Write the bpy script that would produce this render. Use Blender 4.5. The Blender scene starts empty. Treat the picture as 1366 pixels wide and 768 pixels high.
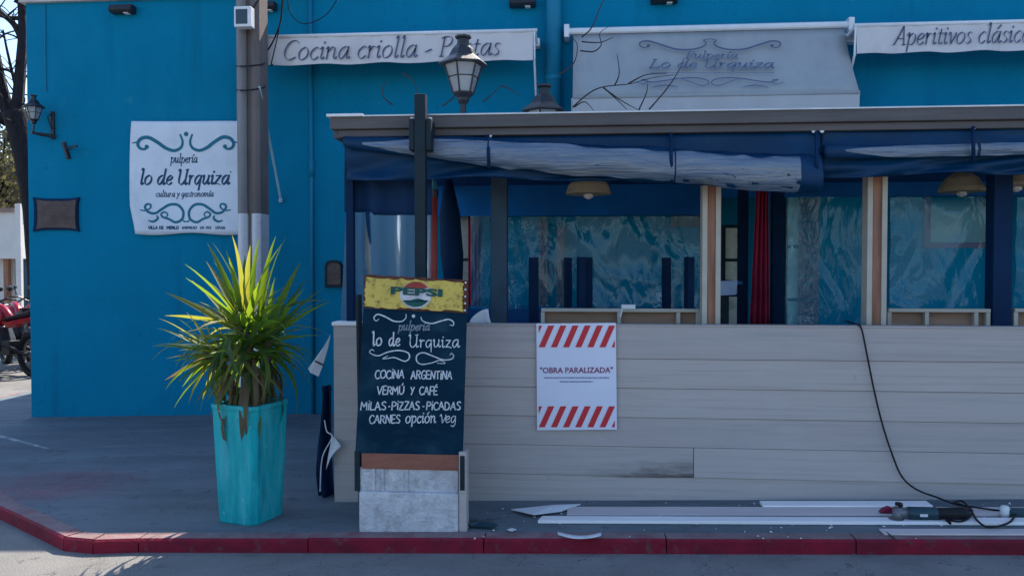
import bpy, bmesh, math, random
from mathutils import Vector, Matrix, Euler, noise
random.seed(7)
R = math.radians
SC = bpy.context.scene
COL = SC.collection

# ------------------------------------------------------------------ camera
PSI, PIT, FPX = R(4.9), R(1.41), 1100.0
cam_d = bpy.data.cameras.new('camera')
cam = bpy.data.objects.new('camera', cam_d); COL.objects.link(cam)
cam.location = (0, 0, 1.455)
cam.rotation_euler = (R(90) - PIT, 0, PSI)
cam_d.sensor_width = 36; cam_d.lens = 36 * FPX / 1366
cam_d.clip_start = .05; cam_d.clip_end = 1500
SC.camera = cam

# ------------------------------------------------------------------ light
SUN_EL, SUN_AZ = R(47.5), R(17)          # azimuth from +Y towards +X, sun stands behind the building
w = bpy.data.worlds.new('World'); SC.world = w; w.use_nodes = True
nt = w.node_tree; bg = nt.nodes['Background']
sky = nt.nodes.new('ShaderNodeTexSky'); sky.sky_type = 'NISHITA'; sky.sun_disc = False
sky.sun_elevation = SUN_EL; sky.sun_rotation = SUN_AZ
sky.air_density = 1.0; sky.dust_density = 1.0; sky.ozone_density = 5
nt.links.new(sky.outputs[0], bg.inputs[0]); bg.inputs[1].default_value = .13
sl = bpy.data.lights.new('sun', 'SUN'); sl.energy = 4.2; sl.angle = R(.5); sl.color = (1, .9, .76)
so = bpy.data.objects.new('sun', sl); COL.objects.link(so)
sd = Vector((math.sin(SUN_AZ) * math.cos(SUN_EL), math.cos(SUN_AZ) * math.cos(SUN_EL), math.sin(SUN_EL)))
so.rotation_euler = sd.to_track_quat('Z', 'Y').to_euler(); so.location = (6, 20, 30)
SC.view_settings.view_transform = 'Standard'; SC.view_settings.look = 'None'
SC.view_settings.exposure = 1.35; SC.view_settings.gamma = 1

# ------------------------------------------------------------------ measuring helpers
CP = Vector((0, 0, 1.455))
_r = Vector((math.cos(PSI), math.sin(PSI), 0)); _h = Vector((-math.sin(PSI), math.cos(PSI), 0))
_f = _h * math.cos(PIT) + Vector((0, 0, -math.sin(PIT))); _u = _r.cross(_f)
def ray(px, py): return _f + _r * ((px - 683) / FPX) + _u * ((384 - py) / FPX)
def at(px, py, Y):
    d = ray(px, py); return CP + d * (Y / d.y)
TILT, X0 = .027, -.71
def gz(x, off=0): return TILT * (x - X0) + off
def gnd(px, py, off=0):
    d = ray(px, py); t = (TILT * (CP.x - X0) + off - CP.z) / (d.z - TILT * d.x); return CP + d * t
def onplane(px, py, p0, n):
    d = ray(px, py); return CP + d * ((p0 - CP).dot(n) / d.dot(n))
ROAD = -.075

# ------------------------------------------------------------------ materials
MATS = {}
def mat(name, col, rough=.8, var=.12, scale=5, bump=.1, bscale=80, metal=0, spec=.3, col2=None, stretch=(1, 1, 1), dirt=None, dirt_amt=.45, dirt_scale=2.5):
    m = bpy.data.materials.new(name); m.use_nodes = True; t = m.node_tree; n = t.nodes; L = t.links
    b = n['Principled BSDF']; b.inputs['Roughness'].default_value = rough; b.inputs['Metallic'].default_value = metal
    b.inputs['Specular IOR Level'].default_value = spec
    tc = n.new('ShaderNodeTexCoord'); mp = n.new('ShaderNodeMapping'); mp.inputs['Scale'].default_value = stretch
    L.new(tc.outputs['Object'], mp.inputs['Vector'])
    nz = n.new('ShaderNodeTexNoise'); nz.inputs['Scale'].default_value = scale; nz.inputs['Detail'].default_value = 6; nz.inputs['Roughness'].default_value = .6
    L.new(mp.outputs[0], nz.inputs['Vector'])
    rp = n.new('ShaderNodeMapRange'); rp.inputs['From Min'].default_value = .3; rp.inputs['From Max'].default_value = .7
    L.new(nz.outputs['Fac'], rp.inputs['Value'])
    mx = n.new('ShaderNodeMix'); mx.data_type = 'RGBA'
    c1 = [min(1, c * (1 - var)) for c in col]; c2 = col2 or [min(1, c * (1 + var)) for c in col]
    mx.inputs['A'].default_value = (*c1, 1); mx.inputs['B'].default_value = (*c2, 1)
    L.new(rp.outputs[0], mx.inputs['Factor']); out = mx.outputs['Result']
    if dirt:
        n2 = n.new('ShaderNodeTexNoise'); n2.inputs['Scale'].default_value = dirt_scale; n2.inputs['Detail'].default_value = 9; n2.inputs['Roughness'].default_value = .68
        L.new(mp.outputs[0], n2.inputs['Vector'])
        r2 = n.new('ShaderNodeMapRange'); r2.inputs['From Min'].default_value = .5; r2.inputs['From Max'].default_value = .72; r2.inputs['To Max'].default_value = dirt_amt
        L.new(n2.outputs['Fac'], r2.inputs['Value'])
        m2 = n.new('ShaderNodeMix'); m2.data_type = 'RGBA'; m2.inputs['B'].default_value = (*dirt, 1)
        L.new(out, m2.inputs['A']); L.new(r2.outputs[0], m2.inputs['Factor']); out = m2.outputs['Result']
    L.new(out, b.inputs['Base Color'])
    if bump:
        nb = n.new('ShaderNodeTexNoise'); nb.inputs['Scale'].default_value = bscale; nb.inputs['Detail'].default_value = 4
        L.new(mp.outputs[0], nb.inputs['Vector'])
        bp = n.new('ShaderNodeBump'); bp.inputs['Strength'].default_value = bump; bp.inputs['Distance'].default_value = .02
        L.new(nb.outputs['Fac'], bp.inputs['Height']); L.new(bp.outputs[0], b.inputs['Normal'])
    MATS[name] = m; return m

def leaf_mat(name, c1, c2, trans):
    m = bpy.data.materials.new(name); m.use_nodes = True; t = m.node_tree; n = t.nodes; L = t.links
    b = n['Principled BSDF']; b.inputs['Roughness'].default_value = .5; b.inputs['Specular IOR Level'].default_value = .35
    oi = n.new('ShaderNodeObjectInfo'); mx = n.new('ShaderNodeMix'); mx.data_type = 'RGBA'
    mx.inputs['A'].default_value = (*c1, 1); mx.inputs['B'].default_value = (*c2, 1); L.new(oi.outputs['Random'], mx.inputs['Factor'])
    L.new(mx.outputs['Result'], b.inputs['Base Color'])
    tr = n.new('ShaderNodeBsdfTranslucent'); tr.inputs['Color'].default_value = (*trans, 1)
    ms = n.new('ShaderNodeMixShader'); ms.inputs[0].default_value = .45
    L.new(b.outputs[0], ms.inputs[1]); L.new(tr.outputs[0], ms.inputs[2]); L.new(ms.outputs[0], n['Material Output'].inputs[0])
    MATS[name] = m; return m

def film_mat(name, tint, rough, op, bump, bscale, dist=.01, stretch=(1, 1, 1), milk=(.5, .58, .62), ior=1.45, crease_glint=0):
    """clear plastic film: tinted see-through + a little milky diffuse + gloss on a wrinkled relief"""
    m = bpy.data.materials.new(name); m.use_nodes = True; t = m.node_tree; n = t.nodes; L = t.links
    n.remove(n['Principled BSDF'])
    tc = n.new('ShaderNodeTexCoord'); mp = n.new('ShaderNodeMapping'); mp.inputs['Scale'].default_value = stretch; mp.inputs['Rotation'].default_value = (0, R(24), 0); L.new(tc.outputs['Object'], mp.inputs[0])
    nz = n.new('ShaderNodeTexNoise'); nz.inputs['Scale'].default_value = bscale; nz.inputs['Detail'].default_value = 3; nz.inputs['Distortion'].default_value = 1.2
    L.new(mp.outputs[0], nz.inputs['Vector'])
    bp = n.new('ShaderNodeBump'); bp.inputs['Strength'].default_value = bump; bp.inputs['Distance'].default_value = dist; L.new(nz.outputs['Fac'], bp.inputs['Height'])
    tr = n.new('ShaderNodeBsdfTransparent'); tr.inputs['Color'].default_value = (*tint, 1)
    df = n.new('ShaderNodeBsdfDiffuse'); df.inputs['Color'].default_value = (*milk, 1); L.new(bp.outputs[0], df.inputs['Normal'])
    gl = n.new('ShaderNodeBsdfGlossy'); gl.inputs['Roughness'].default_value = rough; L.new(bp.outputs[0], gl.inputs['Normal'])
    fr = n.new('ShaderNodeFresnel'); fr.inputs['IOR'].default_value = ior; L.new(bp.outputs[0], fr.inputs['Normal'])
    m1 = n.new('ShaderNodeMixShader'); m1.inputs[0].default_value = op
    if crease_glint:  # thin pale lines put into the colour as bright glints along creases
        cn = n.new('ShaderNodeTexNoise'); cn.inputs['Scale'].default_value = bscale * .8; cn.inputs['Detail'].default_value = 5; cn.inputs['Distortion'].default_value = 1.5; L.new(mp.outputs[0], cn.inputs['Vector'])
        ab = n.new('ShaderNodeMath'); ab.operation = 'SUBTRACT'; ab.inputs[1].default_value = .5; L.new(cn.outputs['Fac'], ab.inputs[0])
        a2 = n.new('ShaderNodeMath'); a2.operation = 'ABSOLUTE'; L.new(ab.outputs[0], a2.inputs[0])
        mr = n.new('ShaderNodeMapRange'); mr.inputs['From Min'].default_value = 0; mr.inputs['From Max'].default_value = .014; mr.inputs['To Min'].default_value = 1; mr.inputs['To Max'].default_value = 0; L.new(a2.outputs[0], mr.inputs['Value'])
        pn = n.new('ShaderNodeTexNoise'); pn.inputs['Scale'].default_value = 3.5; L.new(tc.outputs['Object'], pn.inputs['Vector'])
        pr = n.new('ShaderNodeMapRange'); pr.inputs['From Min'].default_value = .58; pr.inputs['From Max'].default_value = .72; pr.inputs['To Max'].default_value = crease_glint; L.new(pn.outputs['Fac'], pr.inputs['Value'])
        mu = n.new('ShaderNodeMath'); mu.operation = 'MULTIPLY_ADD'; mu.inputs[2].default_value = 0; L.new(mr.outputs[0], mu.inputs[0]); L.new(pr.outputs[0], mu.inputs[1]); glint_out = mu.outputs[0]
    L.new(tr.outputs[0], m1.inputs[1]); L.new(df.outputs[0], m1.inputs[2])
    m2 = n.new('ShaderNodeMixShader'); L.new(fr.outputs[0], m2.inputs[0]); L.new(m1.outputs[0], m2.inputs[1]); L.new(gl.outputs[0], m2.inputs[2])
    res = m2
    if crease_glint:
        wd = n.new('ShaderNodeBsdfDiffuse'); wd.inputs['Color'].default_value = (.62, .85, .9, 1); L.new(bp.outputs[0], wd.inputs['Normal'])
        res = n.new('ShaderNodeMixShader'); L.new(glint_out, res.inputs[0]); L.new(m2.outputs[0], res.inputs[1]); L.new(wd.outputs[0], res.inputs[2])
    L.new(res.outputs[0], n['Material Output'].inputs[0]); MATS[name] = m; return m

def layer(name, col, scale, stretch, lo, hi, amt, thin=False, seed=0, rand=0):
    """one more worn layer over a material: blotches, or thin cracks where thin is set"""
    t = MATS[name].node_tree; n = t.nodes; L = t.links; b = n['Principled BSDF']; src = b.inputs['Base Color'].links[0].from_socket
    tc = n.new('ShaderNodeTexCoord'); mp = n.new('ShaderNodeMapping'); mp.inputs['Scale'].default_value = stretch; mp.inputs['Location'].default_value = (seed * 3.7, seed * 1.3, seed * 2.1); L.new(tc.outputs['Object'], mp.inputs[0])
    if rand:
        oi = n.new('ShaderNodeObjectInfo'); cx = n.new('ShaderNodeVectorMath'); cx.operation = 'SCALE'; cx.inputs[0].default_value = (40, 23, 57); L.new(oi.outputs['Random'], cx.inputs['Scale'])
        ad = n.new('ShaderNodeVectorMath'); L.new(mp.outputs[0], ad.inputs[0]); L.new(cx.outputs[0], ad.inputs[1]); vec = ad.outputs[0]
    else: vec = mp.outputs[0]
    nz = n.new('ShaderNodeTexNoise'); nz.inputs['Scale'].default_value = scale; nz.inputs['Detail'].default_value = 8; nz.inputs['Roughness'].default_value = .62; L.new(vec, nz.inputs['Vector']); f = nz.outputs['Fac']
    if thin:
        nz.inputs['Detail'].default_value = 5; a = n.new('ShaderNodeMath'); a.operation = 'SUBTRACT'; a.inputs[1].default_value = .5; L.new(f, a.inputs[0]); c = n.new('ShaderNodeMath'); c.operation = 'ABSOLUTE'; L.new(a.outputs[0], c.inputs[0]); f = c.outputs[0]
    rp = n.new('ShaderNodeMapRange'); rp.inputs['From Min'].default_value = lo; rp.inputs['From Max'].default_value = hi
    rp.inputs['To Min'].default_value = amt if thin else 0; rp.inputs['To Max'].default_value = 0 if thin else amt; L.new(f, rp.inputs['Value'])
    mx = n.new('ShaderNodeMix'); mx.data_type = 'RGBA'; mx.inputs['B'].default_value = (*col, 1); L.new(src, mx.inputs['A']); L.new(rp.outputs[0], mx.inputs['Factor']); L.new(mx.outputs['Result'], b.inputs['Base Color'])

def fade_mat(name, col, scale, lo, hi, amt=1.0, rough=.85, stretch=(1, 1, 1)):
    """worn paint or stain: see-through where the noise says it has worn off"""
    m = mat(name, col, rough, .2, 8, .1); t = m.node_tree; n = t.nodes; L = t.links
    tc = n.new('ShaderNodeTexCoord'); mp = n.new('ShaderNodeMapping'); mp.inputs['Scale'].default_value = stretch; L.new(tc.outputs['Object'], mp.inputs[0])
    nz = n.new('ShaderNodeTexNoise'); nz.inputs['Scale'].default_value = scale; nz.inputs['Detail'].default_value = 10; nz.inputs['Roughness'].default_value = .7; L.new(mp.outputs[0], nz.inputs['Vector'])
    rp = n.new('ShaderNodeMapRange'); rp.inputs['From Min'].default_value = lo; rp.inputs['From Max'].default_value = hi; rp.inputs['To Max'].default_value = amt; L.new(nz.outputs['Fac'], rp.inputs['Value'])
    L.new(rp.outputs[0], n['Principled BSDF'].inputs['Alpha']); return m

def radial_fade(m, loc=(-1, -1, 0), sc=(2, 2, 0), top=.85):
    t = MATS[m].node_tree; n = t.nodes; L = t.links; b = n['Principled BSDF']; src = b.inputs['Alpha'].links[0].from_socket
    tc = n.new('ShaderNodeTexCoord'); mp = n.new('ShaderNodeMapping'); mp.inputs['Location'].default_value = loc; mp.inputs['Scale'].default_value = sc; L.new(tc.outputs['Generated'], mp.inputs[0])
    g = n.new('ShaderNodeTexGradient'); g.gradient_type = 'SPHERICAL'; L.new(mp.outputs[0], g.inputs[0])
    rp = n.new('ShaderNodeMapRange'); rp.inputs['From Min'].default_value = .3 * (m == 'faded_red'); rp.inputs['From Max'].default_value = top; L.new(g.outputs['Fac'], rp.inputs['Value'])
    mu = n.new('ShaderNodeMath'); mu.operation = 'MULTIPLY'; L.new(src, mu.inputs[0]); L.new(rp.outputs[0], mu.inputs[1]); L.new(mu.outputs[0], b.inputs['Alpha'])
mat('wall_blue', (.001, .178, .30), .85, .08, 1.3, .25, 45, dirt=(.004, .16, .265), dirt_amt=.4, dirt_scale=1.1, spec=.08)
mat('pipe_blue', (.001, .175, .295), .55, .06, 3, .05)
mat('coping', (.5, .46, .44), .85, .15, 4, .2)
mat('sidewalk', (.125, .15, .165), .85, .22, 2.2, .35, 60, dirt=(.075, .09, .1), dirt_amt=.6, dirt_scale=1.3, stretch=(.35, 1.6, 1))
mat('road', (.21, .205, .195), .9, .25, 1.1, .6, 140, dirt=(.1, .1, .1), dirt_amt=.5, dirt_scale=1.7)
mat('kerb_top', (.22, .15, .15), .85, .25, 7, .3, 60, dirt=(.2, .02, .04), dirt_amt=.8, dirt_scale=5)
mat('kerb_red', (.2, .004, .02), .75, .25, 7, .25, 50, dirt=(.1, .01, .025), dirt_amt=.5, dirt_scale=6)
fade_mat('faded_red', (.34, .14, .17), 3.2, .3, .7, .75)
radial_fade('faded_red')
fade_mat('stain', (.05, .055, .045), 9, .38, .62, .65, stretch=(.5, 1, 2.5))
radial_fade('stain', (-.85, 0, 0), (1, 0, 1.15), .9)
fade_mat('white_line', (.6, .6, .58), 7, .35, .6, .6)
mat('plank_grey', (.445, .385, .352), .7, .07, 3, .12, 60, dirt=(.34, .32, .3), dirt_amt=.5, dirt_scale=3, stretch=(.25, 1, 3.5))
mat('plank_grey_b', (.415, .36, .335), .7, .07, 3, .12, 60, dirt=(.32, .31, .29), dirt_amt=.5, dirt_scale=3.5, stretch=(.25, 1, 3.5))
mat('plank_white', (.85, .8, .77), .6, .1, 4, .1, 60, dirt=(.6, .57, .55), dirt_amt=.5, stretch=(.3, 1, 1))
mat('plank_pink', (.6, .52, .5), .7, .12, 4, .1, 60, dirt=(.42, .38, .36), dirt_amt=.5, stretch=(.3, 1, 1))
mat('fascia', (.085, .078, .08), .6, .2, 4, .15, 50, dirt=(.14, .12, .11), dirt_amt=.5, stretch=(.3, 1, 1))
mat('zinc', (.5, .5, .5), .45, .15, 6, .1, metal=.6)
mat('canvas', (.001, .032, .088), .45, .25, 3, .25, 260, spec=.2)
mat('navy_dark', (.002, .02, .062), .7, .2, 3, .1, spec=.15)
mat('canvas_drop', (.002, .024, .075), .7, .25, 3, .2, 200, spec=.2)
mat('canvas_in', (.003, .13, .4), .75, .2, 3, .2, 200, spec=.2)
mat('vinyl_roll', (.05, .1, .18), .2, .1, 4.5, .6, 16, spec=.9, col2=(.14, .18, .23), dirt=(.25, .23, .19), dirt_amt=.6, dirt_scale=3, stretch=(.35, 2, 5))  # pale streaks in the colour imitate highlights along the roll
mat('navy_board', (.004, .07, .21), .65, .15, 3, .05, spec=.25)
mat('wood_brown', (.28, .135, .085), .75, .4, 8, .3, 40, stretch=(3, 3, .22), dirt=(.1, .055, .04), dirt_amt=.7, dirt_scale=5)
mat('wood_pale', (.3, .18, .12), .75, .2, 4, .15, 40, stretch=(.5, 4, 4))
mat('cream_trim', (.43, .39, .32), .6, .1, 6, .1)
mat('steel_dark', (.007, .018, .026), .6, .25, 6, .1, spec=.25)
mat('steel_slate', (.03, .06, .09), .6, .2, 6, .1, spec=.25)
mat('black_iron', (.012, .014, .018), .45, .25, 8, .1, spec=.5)
mat('black_rubber', (.008, .008, .01), .6, .1, 8, .05)
mat('white_cloth', (.66, .66, .66), .8, .06, 2.5, .1, 200, dirt=(.5, .5, .47), dirt_amt=.4)
mat('banner_cloth', (.64, .68, .73), .6, .05, 2, .05, 100, dirt=(.5, .53, .56), dirt_amt=.4)
mat('awning_cloth', (.6, .56, .55), .8, .05, 2, .1, 240, dirt=(.5, .47, .46), dirt_amt=.4)
mat('awning_dark', (.33, .34, .34), .8, .06, 2, .1, 240, dirt=(.27, .29, .29), dirt_amt=.5)
mat('white_metal', (.68, .68, .68), .4, .08, 8, .05, spec=.5)
mat('awning_mid', (.43, .42, .42), .8, .06, 2, .1, 240, dirt=(.36, .36, .36), dirt_amt=.5)
mat('ink_teal', (.004, .14, .21), .6, .1, 20, 0)
mat('ink_navy', (.015, .05, .11), .6, .1, 20, 0)
mat('ink_grey', (.1, .105, .165), .7, .15, 20, 0)
mat('ink_faded', (.13, .15, .21), .7, .2, 20, 0)
mat('pole_concrete', (.23, .215, .21), .9, .25, 5, .5, 70, stretch=(2, 2, .4), dirt=(.12, .11, .1), dirt_amt=.5)
mat('pole_brown', (.17, .14, .13), .9, .25, 5, .5, 70, stretch=(2, 2, .4), dirt=(.09, .07, .065), dirt_amt=.6)
mat('pole_white', (.62, .6, .6), .85, .15, 6, .4, 70, dirt=(.25, .25, .25), dirt_amt=.7, dirt_scale=6)
mat('chalkboard', (.002, .022, .042), .8, .25, 2.5, .05, dirt=(.008, .035, .055), dirt_amt=.5, spec=.1)
mat('chalk', (.55, .58, .6), .95, .2, 60, 0, dirt=(.13, .16, .18), dirt_amt=.8, dirt_scale=45)
mat('chalk_faint', (.2, .24, .27), .95, .3, 60, 0)
mat('rust', (.1, .035, .022), .9, .5, 14, .4, 60)
mat('sign_yellow', (.6, .43, .08), .6, .12, 9, .12, 60, dirt=(.1, .035, .02), dirt_amt=1, dirt_scale=30)
mat('rail_rust', (.27, .1, .065), .8, .25, 6, .2, stretch=(.6, 3, 3), dirt=(.2, .12, .08), dirt_amt=.5)
mat('board_white', (.55, .53, .53), .9, .22, 6, .8, 40, dirt=(.2, .19, .2), dirt_amt=.7, dirt_scale=4)
mat('sign_green', (.005, .07, .06), .6, .2, 20, 0)
mat('sign_red', (.32, .035, .02), .6, .3, 14, 0, dirt=(.12, .05, .02), dirt_amt=.8, dirt_scale=14)
mat('notice_white', (.66, .67, .76), .5, .03, 2, .02)
mat('notice_red', (.55, .025, .035), .5, .06, 8, 0)
mat('notice_ink', (.22, .05, .12), .5, .1, 20, 0)
mat('notice_small', (.16, .17, .32), .5, .2, 40, 0)
mat('pot_teal', (.003, .33, .355), .5, .25, 3.5, .2, 30, spec=.2, stretch=(3, 3, .6), dirt=(.12, .4, .44), dirt_amt=.6, dirt_scale=4)
mat('soil', (.03, .022, .016), .95, .4, 20, .6)
mat('yucca_stem', (.1, .07, .05), .95, .4, 14, .8, 30)
leaf_mat('leaf_green', (.012, .045, .022), (.035, .09, .02), (.3, .46, .025))
leaf_mat('leaf_olive', (.07, .1, .03), (.11, .12, .04), (.5, .5, .05))
leaf_mat('leaf_dry', (.13, .09, .05), (.2, .14, .08), (.25, .16, .06))
film_mat('vinyl_clear', (.5, .68, .76), .4, .2, .25, 7, .02, (1, 1, .22), (.22, .32, .38))
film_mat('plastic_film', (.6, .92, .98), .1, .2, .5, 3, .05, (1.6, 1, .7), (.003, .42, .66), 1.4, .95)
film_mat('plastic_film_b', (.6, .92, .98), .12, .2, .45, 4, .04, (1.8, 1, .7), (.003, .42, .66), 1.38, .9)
film_mat('lamp_glass', (.8, .84, .86), .2, .35, .2, 30, .003, (1, 1, 1), (.6, .63, .66))
mat('bulb_white', (.72, .7, .66), .5, .05, 5, 0)
mat('bronze', (.085, .058, .052), .5, .3, 10, .4, 40, metal=.3)
mat('lamp_shade', (.42, .35, .24), .8, .15, 6, .1, dirt=(.25, .2, .13), dirt_amt=.5)
mat('curtain_red', (.36, .02, .06), .85, .2, 6, .1)
mat('pole_red', (.34, .05, .04), .6, .2, 6, .1)
mat('pole_tip', (.03, .2, .26), .5, .1, 6, 0)
mat('brick', (.34, .11, .1), .9, .3, 14, .4, 60)
mat('mortar', (.12, .105, .1), .95, .2, 10, .2)
mat('pane_dark', (.008, .018, .03), .12, .2, 2, .02, spec=.6)
mat('pane_pale', (.75, .7, .6), .6, .35, 3, .1, dirt=(.14, .13, .12), dirt_amt=.9, dirt_scale=3)
mat('pane_mixed', (.22, .22, .22), .2, .5, 4, .05, spec=.6, dirt=(.06, .06, .06), dirt_amt=.9, dirt_scale=4)
mat('frame_red', (.34, .07, .08), .7, .2, 6, .1)
mat('cloth_pale', (.3, .36, .5), .8, .1, 6, .1)
mat('floor_deck', (.36, .35, .34), .8, .2, 4, .2, stretch=(.3, 4, 1))
mat('tool_teal', (.004, .035, .05), .45, .15, 12, .05, spec=.5)
mat('tool_grey', (.16, .16, .17), .45, .2, 12, .05, metal=.6)
mat('plastic_red', (.2, .012, .04), .45, .1, 8, .02)
mat('plastic_white', (.65, .65, .65), .45, .08, 8, .02)
mat('twig', (.045, .035, .035), .9, .3, 20, .3)
mat('bark', (.014, .013, .016), .95, .4, 9, .9, 18, stretch=(2, 2, .5))
mat('paint_moto_red', (.36, .008, .02), .25, .1, 5, 0, spec=.6)
mat('house_wall', (.62, .58, .54), .9, .08, 3, .2)
mat('house_roof', (.3, .2, .16), .9, .3, 6, .4)
mat('cord_pale', (.35, .5, .52), .6, .1, 8, 0)
leaf_mat('brush_leaf', (.05, .05, .03), (.1, .09, .055), (.12, .12, .05))
mat('reflection_brown', (.22, .1, .05), .8, .2, 6, .1)

layer('wall_blue', (.012, .21, .33), .9, (1, 1, .5), .52, .7, .5, seed=1)
layer('wall_blue', (.002, .12, .21), 2.6, (1.6, 1, .16), .56, .72, .45, seed=2)
layer('wall_blue', (.03, .22, .31), 5, (1, 1, 1), .66, .7, .5, seed=3)
layer('wall_blue', (.0, .11, .19), .7, (1, 1, .6), 0, .0016, .5, True, 4)
layer('sidewalk', (.2, .22, .23), 3.2, (.4, 1.2, 1), .56, .72, .5, seed=1)
layer('sidewalk', (.05, .06, .07), 7, (.8, 1.2, 1), .6, .68, .65, seed=2)
layer('sidewalk', (.04, .05, .055), .8, (1, 1.6, 1), 0, .003, .75, True, 3)
layer('sidewalk', (.3, .3, .29), 24, (1, 1, 1), .68, .72, .6, seed=5)
layer('road', (.07, .07, .07), 3.5, (1, 1, 1), .58, .7, .5, seed=2)
layer('road', (.4, .39, .37), 60, (1, 1, 1), .62, .7, .6, seed=3)
layer('road', (.05, .05, .05), 1.0, (1, 1, 1), 0, .003, .7, True, 4)
for k in ('plank_grey', 'plank_grey_b'):
    layer(k, (.26, .23, .21), 9, (.12, 1, 7), .5, .75, .5, seed=1, rand=1)
    layer(k, (.5, .45, .42), 5, (.5, 1, 2), .56, .74, .45, seed=2, rand=1)
    layer(k, (.2, .17, .15), 7, (1, 1, 1), .68, .73, .6, seed=3, rand=1)
layer('pot_teal', (.05, .5, .5), 6, (3, 3, .5), .52, .7, .5, seed=1)
layer('pot_teal', (.004, .16, .19), 5, (2, 2, .4), .55, .7, .6, seed=2)
layer('pot_teal', (.3, .42, .4), 22, (1, 1, 1), .66, .7, .6, seed=3)
layer('kerb_red', (.11, .05, .055), 14, (1, 1, 1), .58, .66, .7, seed=1)
layer('kerb_red', (.08, .005, .015), 4, (.6, 1, 2), .5, .68, .6, seed=2)
layer('chalkboard', (.02, .06, .085), 5, (1, 1, 1.6), .5, .72, .6, seed=1)
layer('fascia', (.15, .13, .125), 5, (.2, 1, 3), .52, .7, .5, seed=1)
layer('awning_cloth', (.42, .39, .37), 4, (1, 1, .35), .55, .72, .5, seed=1)
layer('awning_dark', (.24, .26, .27), 3, (1.4, 1, .4), .5, .7, .5, seed=1)
layer('banner_cloth', (.46, .5, .54), 3, (1, 1, 1), .54, .72, .5, seed=1)
layer('board_white', (.3, .28, .29), 9, (1.5, 1, 1), .52, .66, .6, seed=2)

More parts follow.
